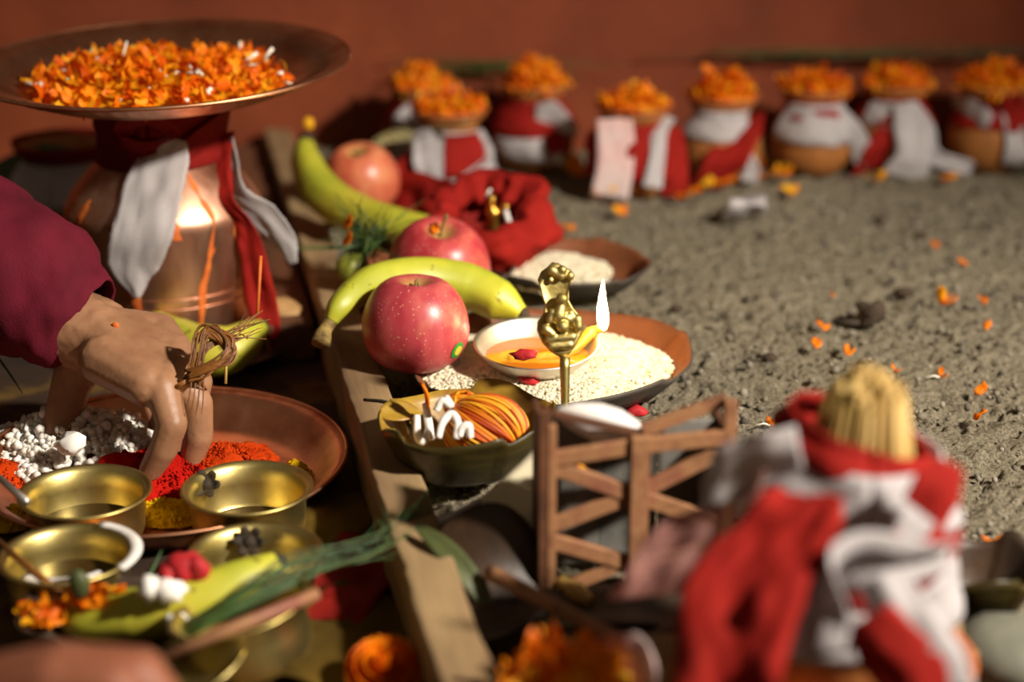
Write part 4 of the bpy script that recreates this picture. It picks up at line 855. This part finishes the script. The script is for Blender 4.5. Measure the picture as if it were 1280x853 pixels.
# ------------------------------------------------------------------ large copper plate with powders
cpc = P(203, 570, .002); cpc.z = GZ
cp = thing('copper_plate', cpc, 'large copper plate on the ground holding puffed grains and coloured powders', 'plate')
V, Fc = lathe([(.0005, .002), (.085, .002), (.093, .004), (.103, .013), (.111, .020), (.1165, .0225), (.118, .0218), (.112, .0175), (.104, .010), (.094, .001), (.085, 0), (.0005, 0)], 96); a = np.arctan2(V[:, 1], V[:, 0]); r = np.hypot(V[:, 0], V[:, 1]); V[:, 2] += .0010*np.cos(a*60)*np.exp(-((r-.106)/.006)**2); pb = mobj('plate_body', V, Fc, M['copper_plate'], cp)
V, Fc = tube([(.1172*math.cos(t), .1172*math.sin(t), .0224) for t in np.linspace(0, 2*PI, 97)], .0013, 8); mobj('rolled_rim', V, Fc, M['copper_plate'], pb)
def powder(px, py, rx, ry, h, mat, label, seed, z=-.01):
    c = P(px, py, z); c.z = GZ+.003; V, Fc = lathe([(max(q, .002), h*(1-q**1.7)) for q in np.linspace(1, 0, 16)], 56)
    V = V*np.array([rx, ry, 1]); V[:, 2] += (h*.35*vnoise(V, 90, seed)+h*.2*vnoise(V, 240, seed+2))*(V[:, 2] > h*.05); V[:, :2] *= (1+.18*vnoise(V*np.array([1, 1, 0]), 60, seed+1))[:, None]; cr = [(V, Fc)]
    for _ in range(int(6e5*rx*ry)+20):
        a = rng.rand()*6.28; q = rng.rand()**.6*.95; r_ = rng.uniform(.0004, .0014); cr.append(ico((rx*q*math.cos(a), ry*q*math.sin(a), h*(1-q**1.7)*1.02+r_*.4), r_*(.6+.7*rng.rand(3)), False))
    V, Fc = cat_mesh(cr)
    return setp(mobj('powder_heap', V, Fc, M[mat], None, c), label, 'powder', kind='stuff')
powder(195, 592, .050, .034, .020, 'pow_red', 'crimson vermilion powder heaped under the fingers', 1); powder(275, 580, .040, .040, .018, 'pow_or', 'bright orange powder heaped at the right of the copper plate', 2); powder(205, 636, .024, .014, .013, 'pow_yel', 'yellow turmeric powder at the near edge of the copper plate', 3)
powder(368, 575, .013, .012, .011, 'pow_yel', 'dab of yellow powder at the right rim of the copper plate', 4, -.004); powder(10, 640, .024, .016, .008, 'pow_yel', 'yellow powder at the left edge of the copper plate', 5); powder(0, 590, .022, .02, .014, 'pow_or', 'orange powder at the left edge of the copper plate', 6)
def puffs(c, rx, ry, h, n, label):
    parts = []
    for _ in range(n):
        a = rng.rand()*6.28; q = math.sqrt(rng.rand()); z = h*(1-q**2)*rng.uniform(.55, 1.0)+.003
        g_ = np.array([rx*q*math.cos(a), ry*q*math.sin(a), z]); k = rng.uniform(.7, 1.2)
        for _k in range(4): parts.append(ico(g_+rng.uniform(-1, 1, 3)*.0034*k, rng.uniform(.0018, .0036, 3)*k, False))
    V, Fc = cat_mesh(parts); o = mobj('puffed_grain_heap', V, Fc, M['puff'], None, c); return setp(o, label, 'grain', kind='stuff')
pcn = P(92, 540, .0); pcn.z = GZ+.003; puffs(pcn, .062, .052, .028, 620, 'white puffed grains heaped at the left of the copper plate')
lump('puffed_grain', P(92, 572, .004), (.008, .007, .009), M['puff'], 'single large white puff lying apart by the thumb', 'grain', 3, .55, 320)

# ------------------------------------------------------------------ brass bowls
def brass_bowl(px, py, label, r=.0385, tilt=None, water=None, fleck=None):
    c = P(px, py, GZ+.033); c.z = GZ; t = thing('brass_bowl', c, label, 'bowl', 'small brass bowls')
    V, Fc = lathe([(.0005, 0), (.026, 0), (.0305, .002), (.0335, .010), (.0345, .024), (.0345, .036), (.0365, .0400), (.0392, .0412), (.0396, .0424), (.0385, .0432), (.0365, .0425), (.0335, .0385), (.0325, .026), (.0315, .010), (.0285, .0035), (.0005, .003)], 64)
    V[:, :2] *= r/.0385; V[:, 2] *= .78; bb = mobj('bowl_body', V, Fc, M['brass'], t)
    if water:
        V, Fc = lathe([(.0005, water), (.02, water), (.0322*r/.0385, water)], 48); mobj('contents', V, Fc, simple('dark_water', [(.3, '2a1c0c'), (.7, '3d2a12')], 40, .08, bs=0), bb)
    if tilt: t.rotation_euler = tilt
    return t
brass_bowl(106, 614, 'brass bowl with dark water at the near left of the large copper plate', water=.010)
brass_bowl(309, 609, 'brass bowl overlapping the right front of the large copper plate', water=.006)
brass_bowl(84, 692, 'brass bowl at the left edge with a white smear on its rim', .037, water=.014)
brass_bowl(319, 690, 'brass bowl beside the green grass blades', .0365, water=.006)
brass_bowl(318, 775, 'nearest brass bowl tilted to the left below the grass blades', .036, tilt=(-.05, -.22, 0))
bpy.data.objects['brass_bowl.004'].location.z += .008
for (px, py, z_, lab) in ((258, 606, .006, 'dark brown dried flower inside the bowl overlapping the copper plate'), (312, 678, .006, 'dark brown dried flower inside the bowl beside the grass')):
    parts = [ico((0, 0, 0), .004)]
    for k in range(6):
        v, f = petal_geo(.010, .006, .5); v = v @ (rotm('Z', k*1.05) @ rotm('Y', -.25)).T; parts.append((v, f))
    V, Fc = cat_mesh(parts); o = mobj('dried_flower', V, Fc, M['dark_tip'], None, P(px, py, z_)); o.rotation_euler = (1.0, .1, 0); solid(o, .001); setp(o, lab, 'flower')
V, Fc = tube([( .0375*math.cos(t), .0375*math.sin(t), 0) for t in np.linspace(-.5, 1.3, 14)], [.003, .0036, .003], 8, .5); setp(mobj('white_smear', V, Fc, M['cotton'], None, P(84, 692, GZ+.034)), 'white paste smeared on the rim of the left-edge bowl', 'paste')
V, Fc = tube([( .030*math.cos(t), .030*math.sin(t), 0) for t in np.linspace(-2.2, -.7, 14)], [.003, .0042, .003], 8, .5); setp(mobj('white_smear', V, Fc, M['cotton'], None, P(84, 697, GZ+.020)), 'white paste inside the left-edge bowl', 'paste')
for a_, b_, lab in (((-12, 588, 1.05), (34, 628, 1.01), 'thin metal spoon handle resting in the bowl before the copper plate'), ((-14, 668, .99), (86, 752, .93), 'brown stick leaning over the left-edge bowl')):
    V, Fc = tube([PD(*a_), PD(*b_)], [.0018, .0024], 8); setp(mobj('spoon_handle' if 'metal' in lab else 'wooden_stick', V, Fc, M['silver'] if 'metal' in lab else M['kush']), lab, 'spoon' if 'metal' in lab else 'stick')
lf = P(190, 782, -.005); lf.z = GZ; leaf_plate('leaf_plate', lf, .075, .040, .022, [M['dark_leaf'], M['dark_leaf']], 'dark leaf plate under the front banana between the brass bowls', 25, base_r=.6)
# grass bundle over the bowls
sp = []
for i in range(19):
    o1, e = rng.uniform(-15, 15), rng.rand()
    sp.append(([PD(212+rng.uniform(-6, 40), 794+o1*.5-e*6, .893), PD(300+rng.uniform(-8, 8), 757+o1-e*8, .90), PD(372+rng.uniform(-8, 8), 722+o1*1.3-e*14, .915), PD(430+e*50+rng.uniform(-15, 15), 712-e*46+rng.uniform(-8, 8), .94), PD(470+rng.uniform(-20, 60), 700-e*70+rng.uniform(-5, 5), .95)], .0009))
blades('grass_bundle', sp, M['grass'], 'thick bundle of dark green grass blades lying across the brass bowls', 'grass')
blades('green_stalk', [([PD(178, 735, .96), PD(190, 712, .965), PD(202, 688, .97)], .0016)], M['grass'], 'single green blade standing between the brass bowls', 'grass')
for i, (px, py, mt, r_, lab) in enumerate([(212, 722, 'red_petal', .007, 'upper red blossom between the brass bowls'), (233, 716, 'red_petal', .008, 'red blossom above the white puffs on the banana'), (248, 722, 'red_petal', .007, 'right red blossom beside the banana'), (235, 750, 'red_petal', .005, 'low red petal on the banana'), (250, 778, 'red_petal', .006, 'red petal under the grass blades')]):
    lump('red_blossom', PD(px, py+8, .925), (r_, r_, r_), M[mt], lab, 'blossom', i, .4, 150)
for i, (px, py, lab) in enumerate([(190, 747, 'left white puff sitting on the front banana'), (213, 746, 'large white puff sitting on the front banana'), (222, 788, 'white puff under the tip of the grass bundle')]):
    lump('puffed_grain', PD(px, py+8, .913), (.006+.002*(i == 1), .006, .007), M['puff'], lab, 'grain', i, .5, 380)
for i, (px, py, lab) in enumerate([(56, 762, 'orange marigold bits under the left-edge bowl'), (120, 738, 'thin row of orange petals behind the front banana')]):
    petal_heap('marigold_bits', PD(px, py+14, .932), .013 if i == 0 else .018, .008, .006, 24 if i == 0 else 14, lab, Lr=(.006, .01), seed=70+i)
lump('green_reflection', PD(101, 750, .925), (.006, .005, .008), M['green_leaf'], 'green lump painted as a reflection at the front of the left-edge bowl', 'bud', 2, .2, 120)  # solid green lump drawn for a reflection on the brass
V, Fc = lathe([(.0005, 0), (.018, .001), (.026, .006), (.030, .0105), (.0312, .011), (.030, .0118), (.025, .008), (.0005, .0025)], 40); o = mobj('brass_spoon_bowl', V, Fc, M['brass'], None, P(250, 850, GZ+.012)); o.rotation_euler = (.1, -.35, 0); setp(o, 'brass dish rim at the bottom edge below the tilted bowl', 'dish')
V, Fc = tube([PD(398, 742, .885), PD(300, 782, .87), PD(205, 822, .86)], [.0032, .0036, .003], 8); setp(mobj('wooden_stick', V, Fc, M['bamboo']), 'tan stick lying across the tilted bowl under the grass', 'stick')
# red cloth and yellow leaf on the ground between plate and rail
for nm, px, py, L, w_, mt, lab, rz in (('red_cloth_patch', 440, 728, .10, .05, 'red_dark', 'dark red cloth lying on the ground against the rail', 1.3), ('yellow_cloth_patch', 405, 660, .09, .06, 'yel', 'mustard cloth lying on the ground right of the brass bowls', 1.2), ('yellow_cloth_patch', 425, 800, .10, .07, 'yel', 'mustard cloth lying beside the nearest brass bowl', 1.1)):
    if mt == 'yel' and 'yel' not in M: M['yel'] = thinmat('mustard_cotton', [(.3, '4a380e'), (.7, '6a5216')], 20, .2, .85)
    c = P(px, py, GZ+.003); o = ribbon(nm, [c+Vector((math.cos(rz)*L*t, math.sin(rz)*L*t, .003)) for t in (-.5, -.2, .2, .5)], w_, (-math.sin(rz), math.cos(rz), 0), M[mt], seed=int(px), wr=.003, nw=12); setp(o, lab, 'cloth')

# ------------------------------------------------------------------ the officiant's hand and sleeve
person = thing('person', PD(-60, 470, 1.16), 'person reaching in from the left in a maroon sleeve, fingers in the red powder', 'person'); po = person.location.copy()
def H(px, py, d): return np.array(PD(px, py, d)-po)
W0 = H(118, 420, 1.145); mc = [H(203, 487, 1.098), H(220, 466, 1.116), H(218, 440, 1.138), H(200, 414, 1.158)]
segs = []
fa = [H(-90, 330, 1.20), H(20, 378, 1.165)]
segs += [(fa[0], .034, fa[1], .030), (fa[1], .030, H(90, 408, 1.15), .026), (H(90, 408, 1.15), .026, W0, .0235), (H(95, 400, 1.165), .022, H(125, 408, 1.155), .02)]
for q, r in zip(mc, (.0125, .013, .013, .0125)): segs.append((W0, .021, q, r))
for i in range(3): segs.append((mc[i], .0125, mc[i+1], .0125))
mid = [(W0*.45+q*.55) for q in mc]
for i in range(3): segs.append((mid[i], .0165, mid[i+1], .0165))
segs.append((H(130, 450, 1.12), .017, H(185, 482, 1.10), .0145))                     # outer edge of the hand
fing = [([mc[0], H(215, 530, 1.092), H(204, 562, 1.098), H(188, 588, 1.106)], (.0118, .0102, .0094, .0078)),
        ([mc[1], H(246, 505, 1.118), H(248, 545, 1.122), H(240, 570, 1.128)], (.0125, .0108, .0100, .0084)),
        ([mc[2], H(246, 478, 1.150), H(236, 530, 1.158), H(222, 562, 1.160)], (.0125, .0108, .0098, .0082)),
        ([mc[3], H(226, 458, 1.178), H(210, 515, 1.186), H(192, 552, 1.186)], (.0122, .0106, .0096, .008)),
        ([H(112, 432, 1.160), H(90, 478, 1.160), H(76, 530, 1.155), H(72, 578, 1.150)], (.018, .0140, .0122, .0095))]
for pts, rr in fing:
    for i in range(3): segs.append((pts[i], rr[i], pts[i+1], rr[i+1]))
handmesh = blob('arm_and_hand', segs, .0016, M['skin'], person, smooth=5)
for pts, rr in fing[:2]:
    d = pts[3]-pts[2]; d /= np.linalg.norm(d); c = pts[3] + np.array([.001, -rr[3]*.75, rr[3]*.25]) + d*.001
    V = ICO_V*np.array([.0045, .0012, .0060]); mobj('fingernail', V, ICO_F, M['nail'], person, tuple(c))
# sleeve
ax = catmull([H(112, 404, 1.152), H(80, 388, 1.155), H(20, 352, 1.165), H(-60, 318, 1.18), H(-160, 280, 1.20)], 12); nn = 56; m = len(ax)
T = np.gradient(ax, axis=0); T /= np.linalg.norm(T, axis=1)[:, None]; Vs, uv = [], []
vd = np.array([0, -cth, sth])
for i in range(m):
    f = i/(m-1); B = vd-T[i]*np.dot(vd, T[i]); B /= np.linalg.norm(B); N = np.cross(T[i], B)
    R0 = np.interp(f, [0, .08, .3, .55, 1], [.030, .0335, .043, .056, .066])
    for k in range(nn):
        a = 2*PI*k/nn; q = np.array([[math.cos(a)*1.4, math.sin(a)*1.4, f*5]])
        R = R0*(1+.10*vnoise(q, 1.3, 2)[0]+.05*vnoise(q, 3.1, 5)[0]) + .004*max(0, math.cos(a*1-2.0))*math.sin(f*22)*f
        Vs.append(ax[i]+R*(math.cos(a)*B*.85+math.sin(a)*N)); uv.append((a*R0, f*.3))
Fs = [(i*nn+j, i*nn+(j+1) % nn, (i+1)*nn+(j+1) % nn, (i+1)*nn+j) for i in range(m-1) for j in range(nn)]
solid(mobj('sleeve', Vs, Fs, M['maroon'], person, uv=uv), .0018)
def surf_pt(Vl, px, py):
    Wd = np.asarray(Vl)+np.array(po)-np.array([0, 0, CAMH]); dp = Wd @ np.array([0, cth, -sth]); up = Wd @ np.array([0, sth, cth])
    e = np.hypot(640+Wd[:, 0]/dp*FPX-px, 426.5-up/dp*FPX-py); c = np.where(e < 9)[0]; c = c if len(c) else [int(np.argmin(e))]
    return Vector(np.asarray(Vl)[min(c, key=lambda k: dp[k])])-Vector((0, 0, .002))
hv = np.array([v.co[:] for v in handmesh.data.vertices])
for px, py, sv_ in ((85, 415, Vs), (150, 402, hv)): lump('powder_speck', surf_pt(sv_, px, py), (.0022, .0010, .0022), M['streak'], 'orange powder speck', None, px, .3, 200, parent=person)
# kush ring on the finger
kc = PD(228, 478, 1.098); sp = []
rg = thing('kush_grass_ring', kc, 'twisted brown straw ring with long loose ends worn on the ring finger', 'ring')
def K(px, py, d): return PD(px, py, d)-kc
for i in range(18):
    j = rng.uniform(-4, 4, 4); a0 = rng.uniform(-4, 4)
    sp.append(([K(220+j[0], 488+j[1], 1.096), K(238+j[0], 470+j[1], 1.092), K(250+a0, 445+j[2], 1.094), K(266+a0, 430+j[3], 1.098), K(290+j[0]*2, 420+j[1]*2, 1.102), K(rng.uniform(300, 338), rng.uniform(388, 425), 1.11)], .0015))
blades('straw_ends', sp, M['kush'], None, None, parent=rg); sp = []
for i in range(16):
    j = rng.uniform(-8, 8, 6); sp.append(([K(238+j[0], 470+j[1], 1.09), K(262+j[2], 462+j[1], 1.088), K(284+j[2], 448+j[3], 1.09), K(286+j[4], 430+j[5], 1.094), K(262+j[2], 414+j[3], 1.096), K(250+j[0], 425+j[1], 1.094), K(246+j[0], 448+j[2], 1.091), K(240+j[0], 472+j[1], 1.09)], .0017))
blades('straw_knot', sp, M['kush'], None, None, parent=rg); sp = []
for i in range(8):
    j = rng.uniform(-2, 2, 4); sp.append(([K(213+j[0], 494+j[1], 1.10), K(226+j[0], 480+j[1], 1.090), K(246+j[2], 474+j[3], 1.098), K(258+j[2], 488, 1.112)], .0017))
blades('straw_band', sp, M['kush'], None, None, parent=rg)
blades('loose_straws', [([K(240+i*5, 470, 1.09), K(236+i*6, 500, 1.088), K(228+i*8, 530-i*4, 1.09)], .0005) for i in range(4)], M['kush'], None, None, parent=rg)
V, Fc = tube([PD(283, 445, 1.12), PD(282, 480, 1.12)], [.001, .001], 6); setp(mobj('hanging_thread', V, Fc, M['straw']), 'short golden straw hanging down beside the banana', 'straw')
V, Fc = tube([PD(326, 320, 1.20), PD(322, 392, 1.20)], [.0012, .0012], 6); setp(mobj('hanging_thread', V, Fc, M['streak']), 'orange thread hanging in front of the red tail of the copper pot', 'thread')
blades('green_stalk', [([PD(-4, 445, 1.2), PD(14, 470, 1.19), PD(28, 492, 1.18)], .001)], M['grass'], 'thin green blade in the dark under the sleeve', 'grass')

# ------------------------------------------------------------------ second person's hand, close to the lens at the lower left
p2 = thing('person', PD(0, 900, .70), 'bare brown hand out of focus at the lower left corner', 'person', None); q0 = p2.location.copy()
def H2(px, py, d): return np.array(PD(px, py, d)-q0)
segs = []; w2 = H2(-90, 900, .70); kn = [H2(70, 838+i*2, .70-.012*i) for i in range(4)]
kn = [H2(60, 842, .735), H2(75, 838, .715), H2(78, 842, .695), H2(66, 852, .677)]
segs.append((H2(-330, 960, .69), .032, w2, .024))
for q in kn: segs.append((w2, .021, q, .0125))
for i in range(3): segs.append((kn[i], .0125, kn[i+1], .0125))
for i, q in enumerate(kn):
    e = [(150, 843, .745), (176, 840, .72), (172, 846, .698), (140, 860, .675)][i]; e2 = (e[0]+26, e[1]+35, e[2]); e3 = (e[0]+12, e[1]+75, e[2])
    segs += [(q, .0118, H2(*e), .0105), (H2(*e), .0105, H2(*e2), .0095), (H2(*e2), .0095, H2(*e3), .008)]
segs += [(w2, .018, H2(-10, 940, .74), .014), (H2(-10, 940, .74), .014, H2(60, 960, .75), .0115), (H2(60, 960, .75), .0115, H2(110, 950, .75), .009)]
blob('arm_and_hand', segs, .0022, M['skin_pink'], p2, smooth=5)

# ------------------------------------------------------------------ foreground: wrapped pot with straw
FD = .785; fx = (1085-640)/FPX*FD
fpos = Vector((fx-.004, .730, .014)); fk = 1.08
fs = thing('terracotta_dish', Vector((fx, fpos.y, GZ)), 'terracotta dish under the red and white wrapped foreground pot', 'dish')
V, Fc = lathe([(.0005, 0), (.040, 0), (.046, .020), (.054, .036), (.058, .052), (.0595, .054), (.057, .054), (.051, .046), (.042, .040), (.0005, .039)], 48); V[:, 2] *= 1.0; mobj('dish_body', V, Fc, M['clay_red'], fs)
fp = thing('wrapped_straw_pot', fpos, 'blurred foreground pot with a straw sheaf, wrapped in red and white cloth', 'pot')
V, Fc = lathe([(r*fk, z*fk) for r, z in POT], 40); mobj('pot_body', V, Fc, M['clay'], fp)
parts = []
for i in range(170):
    a = rng.rand()*6.28; q = math.sqrt(rng.rand()); b = np.array([.026*q*math.cos(a), .026*q*math.sin(a), .070]); t_ = np.array([.017*q*math.cos(a)+.004, .017*q*math.sin(a), .158+.006*rng.rand()-.012*q*q])
    parts.append(tube([b, (b+t_)/2+np.array([.004*math.cos(a), .004*math.sin(a), 0]), t_], .0017, 5))
V, Fc = cat_mesh(parts); setp(mobj('straw_sheaf', V, Fc, M['straw'], fp), kind='stuff')
def Q(px, py, d): return PD(px, py, d)-fpos
def wrap(nm, mat, z0, z1, r0, r1, seed, tilt=0., amp=.004):
    Vb, uv = [], []
    for ia in range(57):
        a = 2*PI*ia/56
        for iz in range(9):
            f = iz/8; r = r0+(r1-r0)*f + amp*(vnoise(np.array([[math.cos(a)*1.6, math.sin(a)*1.6, f*1.6+seed]]), 1.4, seed)[0]); z = z0+(z1-z0)*f + tilt*r*math.sin(a); Vb.append((r*math.sin(a), -r*math.cos(a), z)); uv.append((a*r, z))
    solid(mobj(nm, Vb, [(a*9+j, (a+1)*9+j, (a+1)*9+j+1, a*9+j+1) for a in range(56) for j in range(8)], M[mat], fp, uv=uv), .0012)
wrap('red_collar', 'red', .118, .136, .038, .031, 3, -.30, .004); wrap('white_collar', 'white_plain', .100, .127, .048, .037, 5, -.08, .004); wrap('red_wrap', 'red', .066, .104, .047, .046, 7, .05, .005); wrap('white_wrap', 'white_plain', .042, .070, .050, .049, 9, .15, .005)
ribbon('red_cloth_tail', [Q(1015, 615, .745), Q(985, 655, .735), Q(930, 740, .72), Q(905, 860, .71), Q(900, 960, .71)], [.03, .045, .05, .045, .04], (.9, -.2, .3), M['red'], fp, seed=81, wr=.006, nw=14)
ribbon('red_cloth_tail', [Q(1150, 640, .735), Q(1172, 612, .735), Q(1190, 582, .74)], [.018, .024, .012], (.8, 0, -.5), M['red'], fp, seed=82, wr=.003)
ribbon('white_cloth_tail', [Q(1010, 820, .722), Q(1020, 750, .722), Q(1060, 705, .72), Q(1130, 700, .72), Q(1192, 690, .73)], [.034, .038, .03, .026, .016], (.4, -.2, .9), M['white_plain'], fp, seed=83, wr=.006, nw=14)
ribbon('white_cloth_tail', [Q(1100, 720, .718), Q(1130, 775, .712), Q(1170, 830, .71), Q(1190, 880, .71)], [.02, .024, .024, .02], (.9, -.1, .5), M['white_plain'], fp, seed=84, wr=.004)
ribbon('red_cloth_tail', [Q(1085, 770, .714), Q(1110, 810, .71), Q(1140, 850, .708), Q(1150, 900, .708)], [.022, .028, .030, .02], (.9, -.1, .5), M['red'], fp, seed=85, wr=.004)
ribbon('pale_veil_tail', [Q(1010, 560, .78), Q(950, 590, .785), Q(895, 640, .79), Q(850, 700, .80), Q(815, 745, .81)], [.022, .036, .042, .046, .04], (.7, -.1, .7), M['veil'] if 'veil' in M else thinmat('pink_gauze', [(.3, 'b8746a'), (.7, 'd8a8a0')], 16, .4, .85, weave=110, holes=.9), fp, seed=86, wr=.004, nw=14)
ribbon('white_cloth_tail', [Q(1000, 560, .765), Q(955, 575, .77), Q(905, 595, .78), Q(880, 620, .79)], [.018, .026, .026, .012], (.3, -.2, .9), M['white'], fp, seed=87, wr=.004)
# foreground marigolds
def marigold(c, r, label, mat='petal'):
    parts = [(ICO_V*np.array([r*.5, r*.5, r*.3]), ICO_F)]
    for lay in range(6):
        n = 22-lay*2; el_ = .05+lay*.25
        for k in range(n):
            v, f = petal_geo(r*(1.0-.10*lay), r*.42, .7, 0); v = v @ (rotm('Z', k*2*PI/n+lay*.3+rng.uniform(-.1, .1)) @ rotm('Y', -el_)).T; parts.append((v+np.array([0, 0, r*.08*lay]), f))
    V, Fc = cat_mesh(parts); o = mobj('marigold_flower', V, Fc, M[mat], None, c); return setp(o, label, 'flower')
o = marigold(P(482, 848, GZ+.010), .022, 'orange marigold bloom blurred at the bottom edge left of the rail'); o.rotation_euler = (.5, 0, 0)
fc = thing('leaf_cup', PD(712, 900, .80)-Vector((0, 0, .02)), 'leaf cup heaped with marigold and white petals at the bottom edge', 'leaf cup')
V, Fc = lathe([(.0005, -.028), (.020, -.027), (.030, -.006), (.038, .020)], 36); V = V*(1+.06*vnoise(V, 60, 3)[:, None]); solid(mobj('cup_body', V, Fc, [M['tapari_in'], M['tapari_out']], fc), .0012, 1)
petal_heap('marigold_heap', PD(703, 893, .80), .032, .032, .028, 170, 'orange and yellow marigold petals filling the cup at the bottom edge', mat='petal', Lr=(.010, .018), seed=90)
petal_heap('yellow_petal_heap', PD(738, 872, .79), .018, .018, .018, 60, 'yellow marigold petals on the right of the bottom cup', mat='petal_y', Lr=(.008, .014), seed=91)
ribbon('white_cloth_scrap', [PD(752, 800, .80), PD(780, 812, .80), PD(800, 840, .79), PD(795, 870, .79)], [.012, .022, .022, .02], (.5, -.5, .6), M['pinkwhite'], seed=92, wr=.003)
setp(bpy.data.objects['white_cloth_scrap.002'], 'pinkish white scrap at the right of the bottom marigold cup', 'cloth')
o = leaf_plate('leaf_cup', P(1215, 768, .0), .036, .03, .030, [M['dark_leaf'], M['tapari_out']], 'empty dark leaf cup behind the foreground pot at the right', 15, base_r=.5); o['category'] = 'leaf cup'
lump('stone', P(1262, 850, -.005), (.032, .026, .016), M['stone'], 'grey-green stone in the lower right corner', 'stone', 5, .15, 40)
